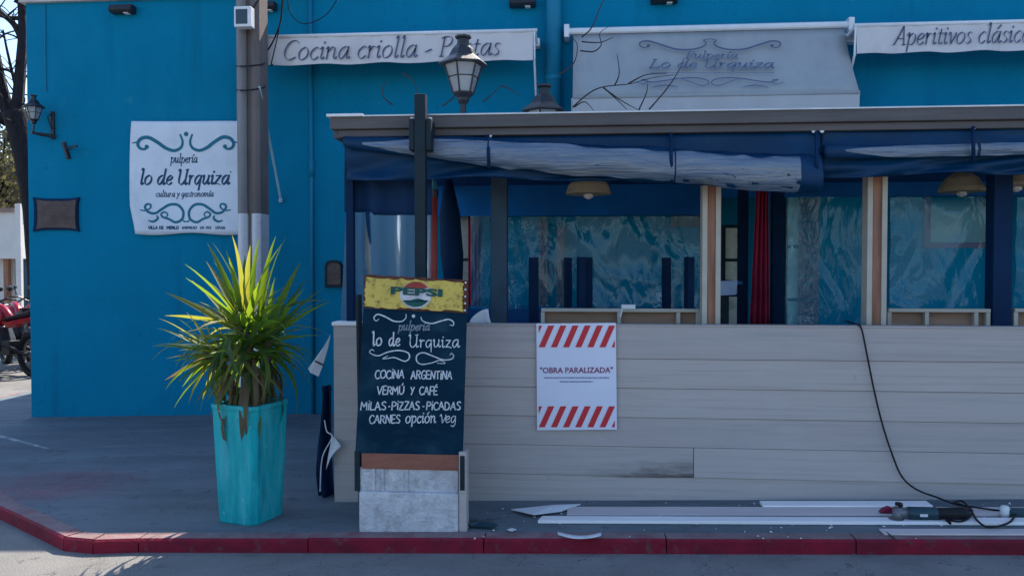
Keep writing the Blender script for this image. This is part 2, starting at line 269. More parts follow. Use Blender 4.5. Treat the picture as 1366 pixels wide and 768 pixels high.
# ------------------------------------------------------------------ object helpers
WL = {}
class MB:
    def __init__(s): s.v = []; s.f = []; s.m = []
    def add(s, vs, fs, mi=0):
        o = len(s.v); s.v += [Vector(v) for v in vs]
        s.f += [tuple(i + o for i in f) for f in fs]; s.m += [mi] * len(fs); return s
    def box(s, c, d, M=None, mi=0):
        c = Vector(c); x, y, z = d[0] / 2, d[1] / 2, d[2] / 2
        vs = [Vector((a * x, b * y, e * z)) for e in (-1, 1) for b in (-1, 1) for a in (-1, 1)]
        if M is not None: vs = [M @ v for v in vs]
        return s.add([c + v for v in vs], [(0, 2, 3, 1), (4, 5, 7, 6), (0, 1, 5, 4), (2, 6, 7, 3), (0, 4, 6, 2), (1, 3, 7, 5)], mi)
    def span(s, a, b, mi=0):
        a, b = Vector(a), Vector(b); return s.box((a + b) / 2, [abs(q) for q in (b - a)], mi=mi)
    def tube(s, pts, rad, seg=8, cap=True, mi=0, ang=0):
        pts = [Vector(p) for p in pts]; n = len(pts)
        if not hasattr(rad, '__len__'): rad = [rad] * n
        vs = []; t0 = (pts[1] - pts[0]).normalized(); ref = Vector((0, 0, 1)) if abs(t0.z) < .9 else Vector((1, 0, 0))
        nx = t0.cross(ref).normalized()
        for i, p in enumerate(pts):
            t = (pts[min(i + 1, n - 1)] - pts[max(i - 1, 0)]).normalized()
            nx = (nx - t * nx.dot(t)).normalized(); ny = t.cross(nx)
            for k in range(seg):
                a = 2 * math.pi * k / seg + ang; vs.append(p + (nx * math.cos(a) + ny * math.sin(a)) * rad[i])
        fs = [(i * seg + k, i * seg + (k + 1) % seg, (i + 1) * seg + (k + 1) % seg, (i + 1) * seg + k) for i in range(n - 1) for k in range(seg)]
        if cap: fs += [tuple(range(seg))[::-1], tuple((n - 1) * seg + k for k in range(seg))]
        return s.add(vs, fs, mi)
    def lathe(s, c, prof, seg=16, ang=0, mi=0):
        c = Vector(c); vs = []; n = len(prof)
        for r, z in prof:
            for k in range(seg):
                a = 2 * math.pi * k / seg + ang; vs.append(c + Vector((r * math.cos(a), r * math.sin(a), z)))
        fs = [(i * seg + k, i * seg + (k + 1) % seg, (i + 1) * seg + (k + 1) % seg, (i + 1) * seg + k) for i in range(n - 1) for k in range(seg)]
        fs += [tuple(range(seg))[::-1], tuple((n - 1) * seg + k for k in range(seg))]
        return s.add(vs, fs, mi)
    def prism(s, poly, d, mi=0):
        """closed outline of 3-D points pushed along d"""
        poly = [Vector(p) for p in poly]; d = Vector(d); n = len(poly)
        return s.add(poly + [p + d for p in poly], [tuple(range(n))[::-1], tuple(range(n, 2 * n))] + [(i, (i + 1) % n, (i + 1) % n + n, i + n) for i in range(n)], mi)
    def grid(s, nu, nv, fn, mi=0):
        vs = [fn(i / nu, j / nv) for j in range(nv + 1) for i in range(nu + 1)]
        return s.add(vs, [(j * (nu + 1) + i, j * (nu + 1) + i + 1, (j + 1) * (nu + 1) + i + 1, (j + 1) * (nu + 1) + i) for j in range(nv) for i in range(nu)], mi)
    def build(s, name, mats, parent=None, base=None, smooth=False, bevel=0, solid=0):
        me = bpy.data.meshes.new(name); o = bpy.data.objects.new(name, me); COL.objects.link(o)
        if parent is not None: base = WL[parent]; o.parent = parent
        elif base is None:
            xs = [v.x for v in s.v]; ys = [v.y for v in s.v]
            base = Vector(((min(xs) + max(xs)) / 2, (min(ys) + max(ys)) / 2, min(v.z for v in s.v)))
        base = Vector(base); WL[o] = base
        if parent is None: o.location = base
        me.from_pydata([tuple(v - base) for v in s.v], [], s.f)
        if not isinstance(mats, (list, tuple)): mats = [mats]
        for m in mats: me.materials.append(MATS[m])
        for p, i in zip(me.polygons, s.m): p.material_index = i
        bm = bmesh.new(); bm.from_mesh(me); bmesh.ops.recalc_face_normals(bm, faces=bm.faces); bm.to_mesh(me); bm.free()
        if smooth: me.polygons.foreach_set('use_smooth', [True] * len(me.polygons))
        if bevel:
            b = o.modifiers.new('bevel', 'BEVEL'); b.width = bevel; b.segments = 2; b.limit_method = 'ANGLE'; b.harden_normals = False
        if solid:
            b = o.modifiers.new('solid', 'SOLIDIFY'); b.thickness = solid; b.offset = 0
        return o
def tag(o, label=None, cat=None, group=None, kind=None):
    if label: o['label'] = label
    if cat: o['category'] = cat
    if group: o['group'] = group
    if kind: o['kind'] = kind
    return o
def thing(name, label, cat, base=(0, 0, 0), group=None):
    o = bpy.data.objects.new(name, None); COL.objects.link(o); o.empty_display_size = .1
    o.location = base; WL[o] = Vector(base); return tag(o, label, cat, group)
def copy_tree(o, parent=None):
    c = o.copy(); COL.objects.link(c)
    if parent is not None: c.parent = parent
    WL[c] = WL[o]
    for ch in list(o.children): copy_tree(ch, c)
    return c
def smoothline(pts, k=6, closed=False):
    pts = [Vector(p) for p in pts]; n = len(pts); out = []
    if n < 3: return pts
    for i in range(n if closed else n - 1):
        if closed: p0, p1, p2, p3 = (pts[(i + q) % n] for q in (-1, 0, 1, 2))
        else: p0, p1, p2, p3 = pts[max(i - 1, 0)], pts[i], pts[i + 1], pts[min(i + 2, n - 1)]
        for q in range(k):
            t = q / k; out.append(.5 * ((2 * p1) + (p2 - p0) * t + (2 * p0 - 5 * p1 + 4 * p2 - p3) * t * t + (3 * p1 - p0 - 3 * p2 + p3) * t ** 3))
    out.append(pts[0].copy() if closed else pts[-1]); return out

# ------------------------------------------------------------------ lettering (drawn strokes, italic pen and hand capitals)
BOWL = [(.4, .44), (.28, .5), (.11, .38), (.06, .17), (.14, .0), (.27, .07), (.4, .34)]
GL = {
 'a': (.54, [BOWL, [(.41, .5), (.4, .1), (.45, 0), (.53, .08)]]),
 'c': (.43, [[(.38, .42), (.27, .5), (.1, .36), (.06, .18), (.15, .01), (.26, .0), (.38, .1)]]),
 'd': (.55, [BOWL, [(.42, .86), (.4, .1), (.45, 0), (.53, .08)]]),
 'e': (.44, [[(.08, .21), (.26, .26), (.36, .39), (.26, .5), (.1, .37), (.06, .17), (.15, .01), (.27, .01), (.38, .1)]]),
 'g': (.52, [BOWL, [(.41, .5), (.39, -.12), (.26, -.3), (.08, -.24)]]),
 'i': (.25, [[(.02, .42), (.1, .5), (.09, .1), (.14, 0), (.22, .08)], [(.12, .66), (.14, .71)]]),
 'í': (.25, [[(.02, .42), (.1, .5), (.09, .1), (.14, 0), (.22, .08)], [(.11, .62), (.24, .78)]]),
 'á': (.54, [BOWL, [(.41, .5), (.4, .1), (.45, 0), (.53, .08)], [(.26, .62), (.38, .78)]]),
 'ó': (.5, [[(.25, .5), (.1, .4), (.05, .22), (.12, .02), (.24, .0), (.38, .1), (.43, .28), (.36, .46), (.25, .5)], [(.24, .62), (.36, .78)]]),
 'l': (.26, [[(.03, .8), (.11, .86), (.1, .1), (.15, 0), (.23, .08)]]),
 'm': (.82, [[(.02, .42), (.09, .5), (.09, 0)], [(.09, .3), (.22, .48), (.34, .46), (.36, .3), (.36, 0)], [(.36, .3), (.5, .48), (.62, .46), (.64, .3), (.64, .1), (.7, 0), (.78, .08)]]),
 'n': (.54, [[(.02, .42), (.09, .5), (.09, 0)], [(.09, .3), (.24, .48), (.36, .46), (.38, .3), (.38, .1), (.43, 0), (.51, .08)]]),
 'o': (.5, [[(.25, .5), (.1, .4), (.05, .22), (.12, .02), (.24, .0), (.38, .1), (.43, .28), (.36, .46), (.25, .5)]]),
 'p': (.5, [[(.02, .42), (.1, .5), (.1, -.3)], [(.1, .34), (.24, .49), (.38, .44), (.43, .26), (.36, .05), (.22, 0), (.1, .08)]]),
 'q': (.52, [BOWL, [(.41, .5), (.39, -.32)]]),
 'r': (.38, [[(.02, .42), (.09, .5), (.09, 0)], [(.09, .3), (.2, .47), (.33, .46)]]),
 's': (.36, [[(.31, .44), (.2, .5), (.09, .43), (.12, .31), (.25, .2), (.27, .08), (.16, 0), (.03, .05)]]),
 't': (.32, [[(.14, .66), (.12, .1), (.18, 0), (.28, .07)], [(.02, .48), (.28, .48)]]),
 'u': (.54, [[(.02, .42), (.09, .5), (.08, .12), (.16, 0), (.29, .1), (.38, .3)], [(.39, .5), (.38, .1), (.43, 0), (.51, .08)]]),
 'v': (.42, [[(.02, .42), (.09, .5), (.18, .0)], [(.18, .0), (.36, .38), (.35, .5)]]),
 'y': (.44, [[(.03, .44), (.09, .5), (.2, .02)], [(.39, .5), (.2, .02), (.05, -.28)]]),
 'z': (.44, [[(.05, .47), (.36, .48)], [(.36, .48), (.04, .02)], [(.04, .02), (.22, .03), (.42, -.03)]]),
 'U': (.7, [[(.0, .76), (.1, .82), (.09, .25), (.18, .02), (.36, .04), (.5, .25)], [(.53, .82), (.51, .1), (.57, 0), (.65, .08)], [(.44, .81), (.6, .83)]]),
 'C': (.64, [[(.6, .68), (.46, .8), (.22, .73), (.07, .45), (.1, .15), (.3, 0), (.55, .1)]]),
 'P': (.52, [[(.12, .8), (.11, 0)], [(.01, .75), (.22, .82), (.43, .76), (.45, .56), (.3, .42), (.13, .42)], [(.03, 0), (.22, 0)]]),
 'A': (.68, [[(.0, .02), (.1, .1), (.4, .82)], [(.4, .82), (.56, .02)], [(.48, 0), (.66, .02)], [(.18, .28), (.5, .28)]]),
 'L': (.54, [[(.16, .8), (.1, .02)], [(.06, .81), (.26, .81)], [(.03, .02), (.42, .02), (.5, .16)]]),
 '-': (.36, [[(.04, .2), (.28, .3)]]), ' ': (.28, []),
}
ELL = [(.5, .66), (.3, .7), (.1, .55), (.06, .3), (.14, .05), (.32, 0), (.5, .12), (.56, .38), (.5, .66)]
HC = {   # hand capitals, height .7
 'A': (.56, [[(.02, 0), (.26, .7)], [(.26, .7), (.5, 0)], [(.1, .26), (.42, .26)]]),
 'C': (.52, [[(.48, .6), (.32, .7), (.12, .56), (.06, .3), (.16, .05), (.34, 0), (.5, .1)]]),
 'D': (.56, [[(.07, .7), (.06, 0)], [(.06, .7), (.34, .64), (.48, .38), (.36, .08), (.06, 0)]]),
 'E': (.46, [[(.07, .7), (.06, 0)], [(.07, .7), (.4, .7)], [(.07, .36), (.34, .36)], [(.06, 0), (.42, .02)]]),
 'F': (.44, [[(.07, .7), (.06, 0)], [(.07, .7), (.4, .7)], [(.07, .36), (.34, .36)]]),
 'G': (.54, [[(.48, .6), (.32, .7), (.12, .56), (.06, .3), (.16, .05), (.34, 0), (.48, .12), (.48, .32)], [(.3, .32), (.5, .32)]]),
 'I': (.2, [[(.1, .56), (.1, 0)], [(.1, .72), (.11, .76)]]),
 'L': (.44, [[(.07, .7), (.06, 0)], [(.06, 0), (.4, .02)]]),
 'M': (.64, [[(.04, 0), (.08, .7)], [(.08, .7), (.3, .26)], [(.3, .26), (.52, .7)], [(.52, .7), (.57, 0)]]),
 'N': (.56, [[(.06, 0), (.07, .7)], [(.07, .7), (.46, 0)], [(.46, 0), (.48, .7)]]),
 'O': (.6, [ELL]), 'Ó': (.6, [ELL, [(.3, .8), (.42, .94)]]),
 'P': (.5, [[(.07, .7), (.06, 0)], [(.07, .7), (.34, .66), (.44, .52), (.34, .36), (.07, .32)]]),
 'R': (.52, [[(.07, .7), (.06, 0)], [(.07, .7), (.34, .66), (.42, .52), (.32, .38), (.07, .34)], [(.22, .36), (.46, 0)]]),
 'S': (.46, [[(.4, .62), (.26, .7), (.1, .62), (.1, .46), (.32, .3), (.4, .14), (.26, 0), (.06, .06)]]),
 'T': (.5, [[(.25, .7), (.25, 0)], [(.03, .7), (.47, .7)]]),
 'U': (.56, [[(.06, .7), (.07, .2), (.2, 0), (.38, .04), (.47, .24), (.48, .7)]]),
 'Ú': (.56, [[(.06, .7), (.07, .2), (.2, 0), (.38, .04), (.47, .24), (.48, .7)], [(.26, .78), (.38, .94)]]),
 'É': (.46, [[(.07, .7), (.06, 0)], [(.07, .7), (.4, .7)], [(.07, .36), (.34, .36)], [(.06, 0), (.42, .02)], [(.2, .78), (.34, .94)]]),
 'V': (.54, [[(.03, .7), (.26, 0)], [(.26, 0), (.5, .7)]]),
 'Y': (.5, [[(.04, .7), (.24, .36)], [(.46, .7), (.16, 0)]]),
 'Z': (.5, [[(.06, .7), (.44, .68)], [(.44, .68), (.04, .02)], [(.04, .02), (.46, .02)]]),
 'B': (.5, [[(.07, .7), (.06, 0)], [(.07, .7), (.32, .66), (.38, .52), (.28, .38), (.07, .36)], [(.07, .36), (.36, .32), (.44, .18), (.34, .02), (.06, 0)]]),
 '·': (.3, [[(.1, .3), (.2, .31)]]), ' ': (.34, []), '"': (.3, [[(.08, .7), (.07, .54)], [(.2, .7), (.19, .54)]]),
}
def ribbon(mb, pts, half, mapf, nib=None, lo=.35, mi=0):
    """flat stroke: pts in drawing units; with a nib angle the width follows a broad pen"""
    pts = [Vector((p[0], p[1])) for p in pts]; n = len(pts); vs = []
    for i, p in enumerate(pts):
        t = (pts[min(i + 1, n - 1)] - pts[max(i - 1, 0)]); t = t.normalized() if t.length > 1e-9 else Vector((1, 0))
        h = half(i / (n - 1)) if callable(half) else half
        if nib is not None: h *= max(lo, abs(t.x * math.sin(nib) - t.y * math.cos(nib)))
        if i == 0: p = p - t * h * .5
        if i == n - 1: p = p + t * h * .5
        q = Vector((-t.y, t.x)) * h
        vs += [mapf(*(p + q)), mapf(*(p - q))]
    mb.add(vs, [(2 * i, 2 * i + 1, 2 * i + 3, 2 * i + 2) for i in range(n - 1)], mi)
def write(mb, s, x0, x1, yb, size, mapf, pen, font=GL, shear=.17, nib=R(35), lo=.38, jit=0, slope=0):
    """write s between x0 and x1 (drawing units, y down) on baseline yb; slope tilts the baseline"""
    rnd = random.Random(hash(s) % 1 + len(s)); tot = sum(font[c][0] for c in s); kx = (x1 - x0) / tot; cx = 0
    for c in s:
        adv, st = font[c]
        ky = size * (1 + jit * rnd.uniform(-1, 1)); dy = jit * size * .5 * rnd.uniform(-1, 1); sh = shear + jit * rnd.uniform(-.8, .8)
        for line in st:
            P = []
            for (gx, gy) in line:
                X = x0 + (cx + gx) * kx + gy * sh * ky; P.append(Vector((X, yb + dy - gy * ky + slope * (X - x0))))
            ribbon(mb, smoothline(P, 5), pen, mapf, nib, lo)
        cx += adv
def scroll(mb, pts, wfn, mapf, closed=False): ribbon(mb, smoothline([Vector(p) for p in pts], 6, closed), wfn, mapf)
def swell(a, b): return lambda t: a + (b - a) * math.sin(math.pi * t)
def disc(mb, cx, cy, r, mapf, seg=14, ry=None):
    mb.add([mapf(cx + r * math.cos(2 * math.pi * k / seg), cy + (ry or r) * math.sin(2 * math.pi * k / seg)) for k in range(seg)], [tuple(range(seg))])
def flattext(s, name, mats, parent, org, ux, uz, width, height, bold=0.0):
    """plain grotesque lettering set flat on a surface"""
    cu = bpy.data.curves.new('t', 'FONT'); cu.body = s; cu.offset = bold; cu.resolution_u = 3
    o = bpy.data.objects.new('t', cu); COL.objects.link(o)
    me = bpy.data.meshes.new_from_object(o.evaluated_get(bpy.context.evaluated_depsgraph_get()))
    bpy.data.objects.remove(o); bpy.data.curves.remove(cu)
    xs = [v.co.x for v in me.vertices]; ys = [v.co.y for v in me.vertices]
    a, b, c, d = min(xs), max(xs), min(ys), max(ys); mb = MB()
    mb.add([org + ux * ((v.co.x - a) / (b - a) * width) + uz * ((v.co.y - c) / (d - c) * height) for v in me.vertices], [tuple(p.vertices) for p in me.polygons])
    bpy.data.meshes.remove(me)
    return mb.build(name, mats, parent)

# =================================================================== THE SETTING
YW, YD, YK = 8.30, 5.09, 4.32      # facade, terrace front, kerb face
def gpt(x, y, off=0): return Vector((x, y, gz(x, off)))
# road: one sheet out to the horizon, fine near the camera
xs = [-400, -60, -20] + [-12 + i * 2 for i in range(13)] + [20, 60, 400]; ys = [-400, -60, -15, -4, 0, 2, 4, 6, 9, 12, 16, 24, 60, 400]
def far(x): return max(-30, min(30, x))
mb = MB(); mb.add([Vector((x, y, gz(far(x), ROAD))) for y in ys for x in xs], [(j * len(xs) + i, j * len(xs) + i + 1, (j + 1) * len(xs) + i + 1, (j + 1) * len(xs) + i) for j in range(len(ys) - 1) for i in range(len(xs) - 1)])
tag(mb.build('road', 'road', base=(0, 0, 0)), kind='structure')
# sidewalk: outline with the bevelled street corner
KC = (-2.86, YK - .06); KL = (-3.72, 4.95); KE = (-6.9, 7.75)
def kerb_path():
    p = [(12.0, YK + .02), (-2.45, YK + .02), (-2.7, YK - .005), (-2.9, YK + .04), KL, (-5.3, 6.3), KE, (-7.35, 8.6), (-7.4, 10.2)]
    return p
KP = kerb_path(); KW = .11
def inset(i):
    a = Vector(KP[max(i - 1, 0)]); b = Vector(KP[min(i + 1, len(KP) - 1)]); t = (b - a).normalized(); return Vector(KP[i]) + Vector((t.y, -t.x)) * KW
mb = MB(); out = [inset(i) for i in range(len(KP))]
ring = [gpt(p.x, p.y) for p in out] + [gpt(-7.29, 18), gpt(12, 18)]
mb.add(ring + [p + Vector((0, 0, -.2)) for p in ring], [tuple(range(len(ring)))])
side_w = tag(mb.build('sidewalk', 'sidewalk', base=(0, 6, 0)), kind='structure')
# slabs of the pavement cannot be told apart; worn red paint on the corner ramp and an old painted line can
mb = MB(); mb.add([gnd(*p, .004) for p in ((-80, 616), (190, 616), (220, 690), (30, 690), (-90, 640))], [tuple(range(5))])
mb.build('worn_paint', 'faded_red', side_w)
mb = MB(); mb.add([gnd(*p, .004) for p in ((-20, 574), (62, 596), (66, 598), (60, 598), (-22, 578))], [tuple(range(5))]); mb.build('painted_line', 'white_line', side_w)
# kerb stones
ke = bpy.data.objects.new('kerb', None); COL.objects.link(ke); ke.location = (0, YK, 0); WL[ke] = Vector((0, YK, 0)); tag(ke, kind='structure')
pts = []
for i in range(len(KP) - 1):
    a, b = Vector(KP[i]), Vector(KP[i + 1]); n = max(1, round((b - a).length / .98))
    for k in range(n): pts.append((i + k / n, a.lerp(b, k / n)))
pts.append((len(KP) - 1, Vector(KP[-1])))
def kin(f):
    i = min(int(f), len(KP) - 2); return inset(i).lerp(inset(i + 1), f - i)
for (fa, a), (fb, b) in zip(pts[:-1], pts[1:]):
    d = (b - a).normalized() * .003; a2, b2 = a + d, b - d; ia, ib = kin(fa) + d, kin(fb) - d; j = random.uniform(-.003, .003); mb = MB()
    c = .012
    def q(p, o): return gpt(p.x, p.y, o)
    fa2, fb2 = a2.lerp(ia, .12), b2.lerp(ib, .12)
    mb.add([q(a2, ROAD - .1), q(b2, ROAD - .1), q(b2, .004 + j - c), q(a2, .004 + j - c), q(fa2, .004 + j), q(fb2, .004 + j), q(ia, .004 + j), q(ib, .004 + j), q(ia, -.2), q(ib, -.2)],
           [(0, 1, 2, 3), (3, 2, 5, 4)], 0)
    mb.add(mb.v[4:8], [(0, 1, 3, 2)], 1)
    mb.add([mb.v[0], mb.v[3], mb.v[4], mb.v[6], mb.v[8]], [(0, 1, 2, 3, 4)], 0); mb.add([mb.v[1], mb.v[2], mb.v[5], mb.v[7], mb.v[9]], [(0, 1, 2, 3, 4)], 0)
    mb.build('kerb_stone', ['kerb_red', 'kerb_top'], ke)

# =================================================================== THE BUILDING
XL, XS, XR, DEEP = -5.86, -.68, 9.0, 9.0
ZL, ZT = 4.235, 5.4
bld = thing('restaurant_building', 'blue painted restaurant building with a pale coping and street corner at left', 'building', (XL, YW, gz(XL)))
def wallfn(u, v, x0, x1, z0, z1): return Vector((x0 + (x1 - x0) * u, YW + .004 * noise.noise(Vector((u * (x1 - x0) * .8, v * 3, 1))), z0 + (z1 - z0) * v))
mb = MB(); mb.grid(12, 10, lambda u, v: wallfn(u, v, XL, XS, -.5, ZL)); mb.span((XL, YW + .03, -.5), (XS, YW + DEEP, ZL - .01)); mb.build('wall', 'wall_blue', bld)
mb = MB(); mb.grid(20, 12, lambda u, v: wallfn(u, v, XS, XR, -.5, ZT)); mb.span((XS + .01, YW + .03, -.5), (XR, YW + DEEP, ZT - .01)); mb.build('wall', 'wall_blue', bld)
mb = MB(); mb.span((XL - .05, YW - .05, ZL), (XS + .02, YW + DEEP + .05, ZL + .08)); mb.build('coping', 'coping', bld, bevel=.008)
mb = MB(); mb.span((XS - .05, YW - .05, ZT), (XR, YW + DEEP + .05, ZT + .08)); mb.build('coping', 'coping', bld, bevel=.008)
def wp(px, py, off=0): return at(px, py, YW - off)
# pipes on the facade
p = wp(417, 300); mb = MB(); z0 = gz(p.x); yy = YW - .022
mb.tube([(p.x, yy, z0), (p.x, yy, ZL)], .02, 8); mb.tube([(p.x, yy, wp(417, 236).z), (p.x, yy, wp(417, 210).z)], .027, 8)
mb.build('conduit', 'pipe_blue', bld, smooth=True)
p = wp(739, 50); mb = MB(); mb.tube([(p.x, YW - .085, wp(739, 150).z), (p.x, YW - .085, ZT - .1)], .078, 18)
for zz in (3.3, 4.6): mb.tube([(p.x, YW - .085, zz), (p.x, YW - .085, zz + .05)], .084, 18)
mb.build('downpipe', 'pipe_blue', bld, smooth=True)
mb = MB(); mb.tube([wp(61, 122, .01), wp(60, 60, .012), wp(60, 6, .01)], .006, 6); mb.build('lamp_cable', 'pipe_blue', bld)
# openings in the facade behind the terrace
def window(x0, y0, x1, y1, pane, frame, fw=.05, bars=0):
    a = wp(x0, y1, .03); b = wp(x1, y0, .03); f = MB()
    f.span((a.x, YW - .035, a.z), (a.x + fw, YW + .01, b.z)); f.span((b.x - fw, YW - .035, a.z), (b.x, YW + .01, b.z))
    f.span((a.x + fw, YW - .033, b.z - fw), (b.x - fw, YW + .01, b.z)); f.span((a.x + fw, YW - .033, a.z), (b.x - fw, YW + .01, a.z + fw))
    for k in range(bars):
        zz = a.z + (b.z - a.z) * (k + 1) / (bars + 1); f.span((a.x + fw, YW - .025, zz - .015), (b.x - fw, YW + .01, zz + .015))
    fo = f.build('window', frame, bld)
    g = MB(); g.span((a.x + fw * .8, YW - .018, a.z + fw * .8), (b.x - fw * .8, YW - .006, b.z - fw * .8)); g.build('pane', pane, fo)
window(600, 284, 629, 470, 'pane_mixed', 'steel_dark', .03, 2)
window(1046, 258, 1073, 470, 'pane_pale', 'steel_slate', .025, 2)
window(1233, 250, 1328, 331, 'pane_dark', 'frame_red', .055)
window(963, 300, 992, 440, 'pane_pale', 'steel_dark', .03, 2)
# brick jamb beside the doorway, and the thin brick pier: bricks one by one
def bricks(px0, px1, py0, zb, name, yout=.06):
    a = wp(px0, 300, yout); b = wp(px1, py0, yout); wd = b.x - a.x; h = .075; z = zb; row = 0
    core = MB(); core.span((a.x + .006, YW - yout + .012, zb), (b.x - .006, YW + .01, b.z)); c = core.build(name, 'mortar', bld)
    while z + h < b.z:
        cut = [0, .62, 1] if row % 2 else [0, .38, 1]
        for u0, u1 in zip(cut[:-1], cut[1:]):
            m = MB(); j = random.uniform(0, .006); m.span((a.x + wd * u0 + .005, YW - yout - j, z + .005), (a.x + wd * u1 - .005, YW - .01, z + h - .005)); m.build('brick', 'brick', c)
        z += h; row += 1
bricks(1066, 1094, 262, .7, 'door_jamb'); bricks(718, 731, 288, .8, 'pier'); bricks(742, 753, 300, .8, 'pier')
mb = MB(); a = wp(895, 303, .04); b = wp(938, 288, .04); mb.span((a.x, YW - .05, a.z), (b.x, YW + .01, b.z)); mb.build('reflection_strip', 'reflection_brown', bld)  # brown bar added in place of a reflection on the plastic

# small lights under the coping
for (px, py, wd) in ((163, 12, 32), (355, 8, 26), (697, 3, 34), (886, -2, 34)):
    c = wp(px, py, .06); t = thing('wall_spotlight', None, 'wall light', (c.x, YW, c.z), 'wall lights under the coping')
    t['label'] = {163: 'small dark wall light high on the blue wall left of the concrete pole', 355: 'small dark wall light just right of the concrete pole top', 697: 'small dark wall light above the right end of the left awning', 886: 'small dark wall light above the middle awning'}[px]
    hw = wd / 2 / FPX * 8.4
    m = MB(); m.prism([(c.x - hw, YW - .002, c.z + .035), (c.x - hw, YW - .1, c.z + .035), (c.x - hw, YW - .12, c.z - .02), (c.x - hw, YW - .09, c.z - .045), (c.x - hw, YW - .002, c.z - .045)], (hw * 2, 0, 0)); m.build('housing', 'black_iron', t, bevel=.004)
    m = MB(); m.span((c.x + hw * .2, YW - .085, c.z - .052), (c.x + hw * .6, YW - .02, c.z - .0455)); m.build('lens', 'bulb_white', t)

# banner sign
BAN_Y = YW - .05
banr = thing('banner_sign', 'white fabric banner with teal scrolls and dark script hung on the blue wall', 'sign', wp(250, 312, .05))
def bwave(x, z): return .012 * math.sin(x * 5 + 1) + .008 * math.sin(z * 7) + .01 * noise.noise(Vector((x * 2, 0, z * 2)))
def bmap(px, py, off=.004):
    p = at(px, py, BAN_Y); return Vector((p.x, BAN_Y - bwave(p.x, p.z) - off, p.z))
def bquad(u, v):
    l = 176 - 3.5 * math.sin(math.pi * min(1, v * 1.1)) + 5 * max(0, (v - .75) / .25); return bmap(l + (323 - l) * u, 162 + 150 * v + (1.5 * math.sin(u * 9) if v > .97 else 0), 0)
mb = MB(); mb.grid(24, 24, bquad); mb.build('cloth', 'banner_cloth', banr, smooth=True, solid=.003)
def bc(pts): return [(165 + x / 4.52, 150 + y / 4.52) for x, y in pts]
CXB = 165 + 377 / 4.52
def mir(pts, cx): return [(2 * cx - x, y) for x, y in pts]
mb = MB()
for L in ([(140, 212), (125, 222), (98, 216), (86, 190), (105, 160), (150, 152), (205, 182), (250, 214), (300, 230), (342, 212), (354, 176), (340, 134)],):
    for P in (bc(L), mir(bc(L), CXB)): scroll(mb, P, swell(1.2, 2.4), bmap)
for P in (bc([(52, 186), (72, 182), (95, 178)]),): scroll(mb, P, swell(.4, .9), bmap); scroll(mb, mir(P, CXB), swell(.4, .9), bmap)
for x in (138, 616): disc(mb, *bc([(x, 208)])[0], 2.9, bmap)
disc(mb, CXB, 150 + 131 / 4.52, 3.1, bmap)
mb.build('scroll_ornament', 'ink_teal', banr); mb = MB()
for L, w_ in (([(103, 588), (130, 592), (160, 578), (162, 556), (140, 554), (130, 572), (150, 600), (190, 608), (230, 582), (275, 556), (325, 558), (358, 596), (352, 642), (312, 662), (270, 642), (235, 630), (226, 612), (246, 600), (264, 614), (256, 630)], swell(.8, 1.8)),
              ([(152, 652), (180, 658), (205, 640), (200, 622)], swell(.8, 1.6)), ([(352, 642), (366, 658), (378, 656)], swell(.5, 1.0))):
    for P in (bc(L), mir(bc(L), CXB)): scroll(mb, P, w_, bmap)
mb.build('scroll_ornament', 'ink_teal', banr)
mb = MB()
write(mb, 'pulpería', 226, 263, 217, 14, bmap, .72); mb.build('lettering', 'ink_navy', banr); mb = MB()
write(mb, 'lo de Urquiza', 185.5, 307, 246, 24, bmap, 1.5)
mb.tube([bmap(307.5, 229), bmap(309, 230)], .006, 6); mb.build('lettering', 'ink_navy', banr); mb = MB()
write(mb, 'cultura y gastronomía', 207, 286, 262.5, 10, bmap, .6); mb.build('lettering', 'ink_navy', banr); mb = MB()
write(mb, 'VILLA DE', 198, 218, 305.5, 5.2, bmap, .55, HC, 0, None); write(mb, 'MERLO', 222, 238, 305.5, 5.2, bmap, .6, HC, 0, None)
for a, b in ((243, 264), (268, 273), (276, 284), (289, 303)):      # print too small to read in the photograph
    x = a
    while x < b - .8: ribbon(mb, [(x, 305.5), (x + random.uniform(-.3, .5), 302)], .42, bmap); ribbon(mb, [(x, random.choice((302.2, 305.2, 303.8))), (x + 1.2, random.choice((302.4, 305.2)))], .35, bmap); x += 1.9
tag(mb.build('small_print', 'ink_navy', banr), kind='stuff')

# bronze plaque with concave sides
pl = thing('bronze_plaque', 'dark bronze plaque with concave edges screwed to the blue wall under the wall lantern', 'plaque', wp(76, 308))
def plq(s, y0, n=6):
    cx, cy, w_, h_ = 76, 286, 31 * s, 23 * s; pts = []
    cor = [(-w_, -h_), (w_, -h_), (w_, h_), (-w_, h_)]
    for i in range(4):
        a, b = cor[i], cor[(i + 1) % 4]
        for k in range(n):
            t = k / n; dent = 2.2 * s * min(1, math.sin(math.pi * t) * 1.6) if k else 0
            x = a[0] + (b[0] - a[0]) * t; y = a[1] + (b[1] - a[1]) * t
            if i == 0: y += dent
            elif i == 1: x -= dent * .8
            elif i == 2: y -= dent
            else: x += dent * .8
            pts.append(wp(cx + x, cy + y, y0))
    return pts
mb = MB(); mb.prism(plq(1, .002), (0, -.022, 0)); mb.build('backing', 'navy_dark', pl, bevel=.003)
mb = MB(); mb.prism(plq(.86, .026), (0, -.012, 0)); mb.build('plate', 'bronze', pl, bevel=.003)
mb = MB()
for k in range(6):
    zy = 274 + k * 4.4; m0, m1 = (55, 97) if k < 4 else (64, 90); x = m0
    while x < m1: e = x + random.uniform(1.5, 4); ribbon(mb, [(x, zy), (min(e, m1), zy)], .55, lambda a, b: wp(a, b, .0415)); x = e + 1.2
tag(mb.build('raised_text', 'bronze', pl), kind='stuff')
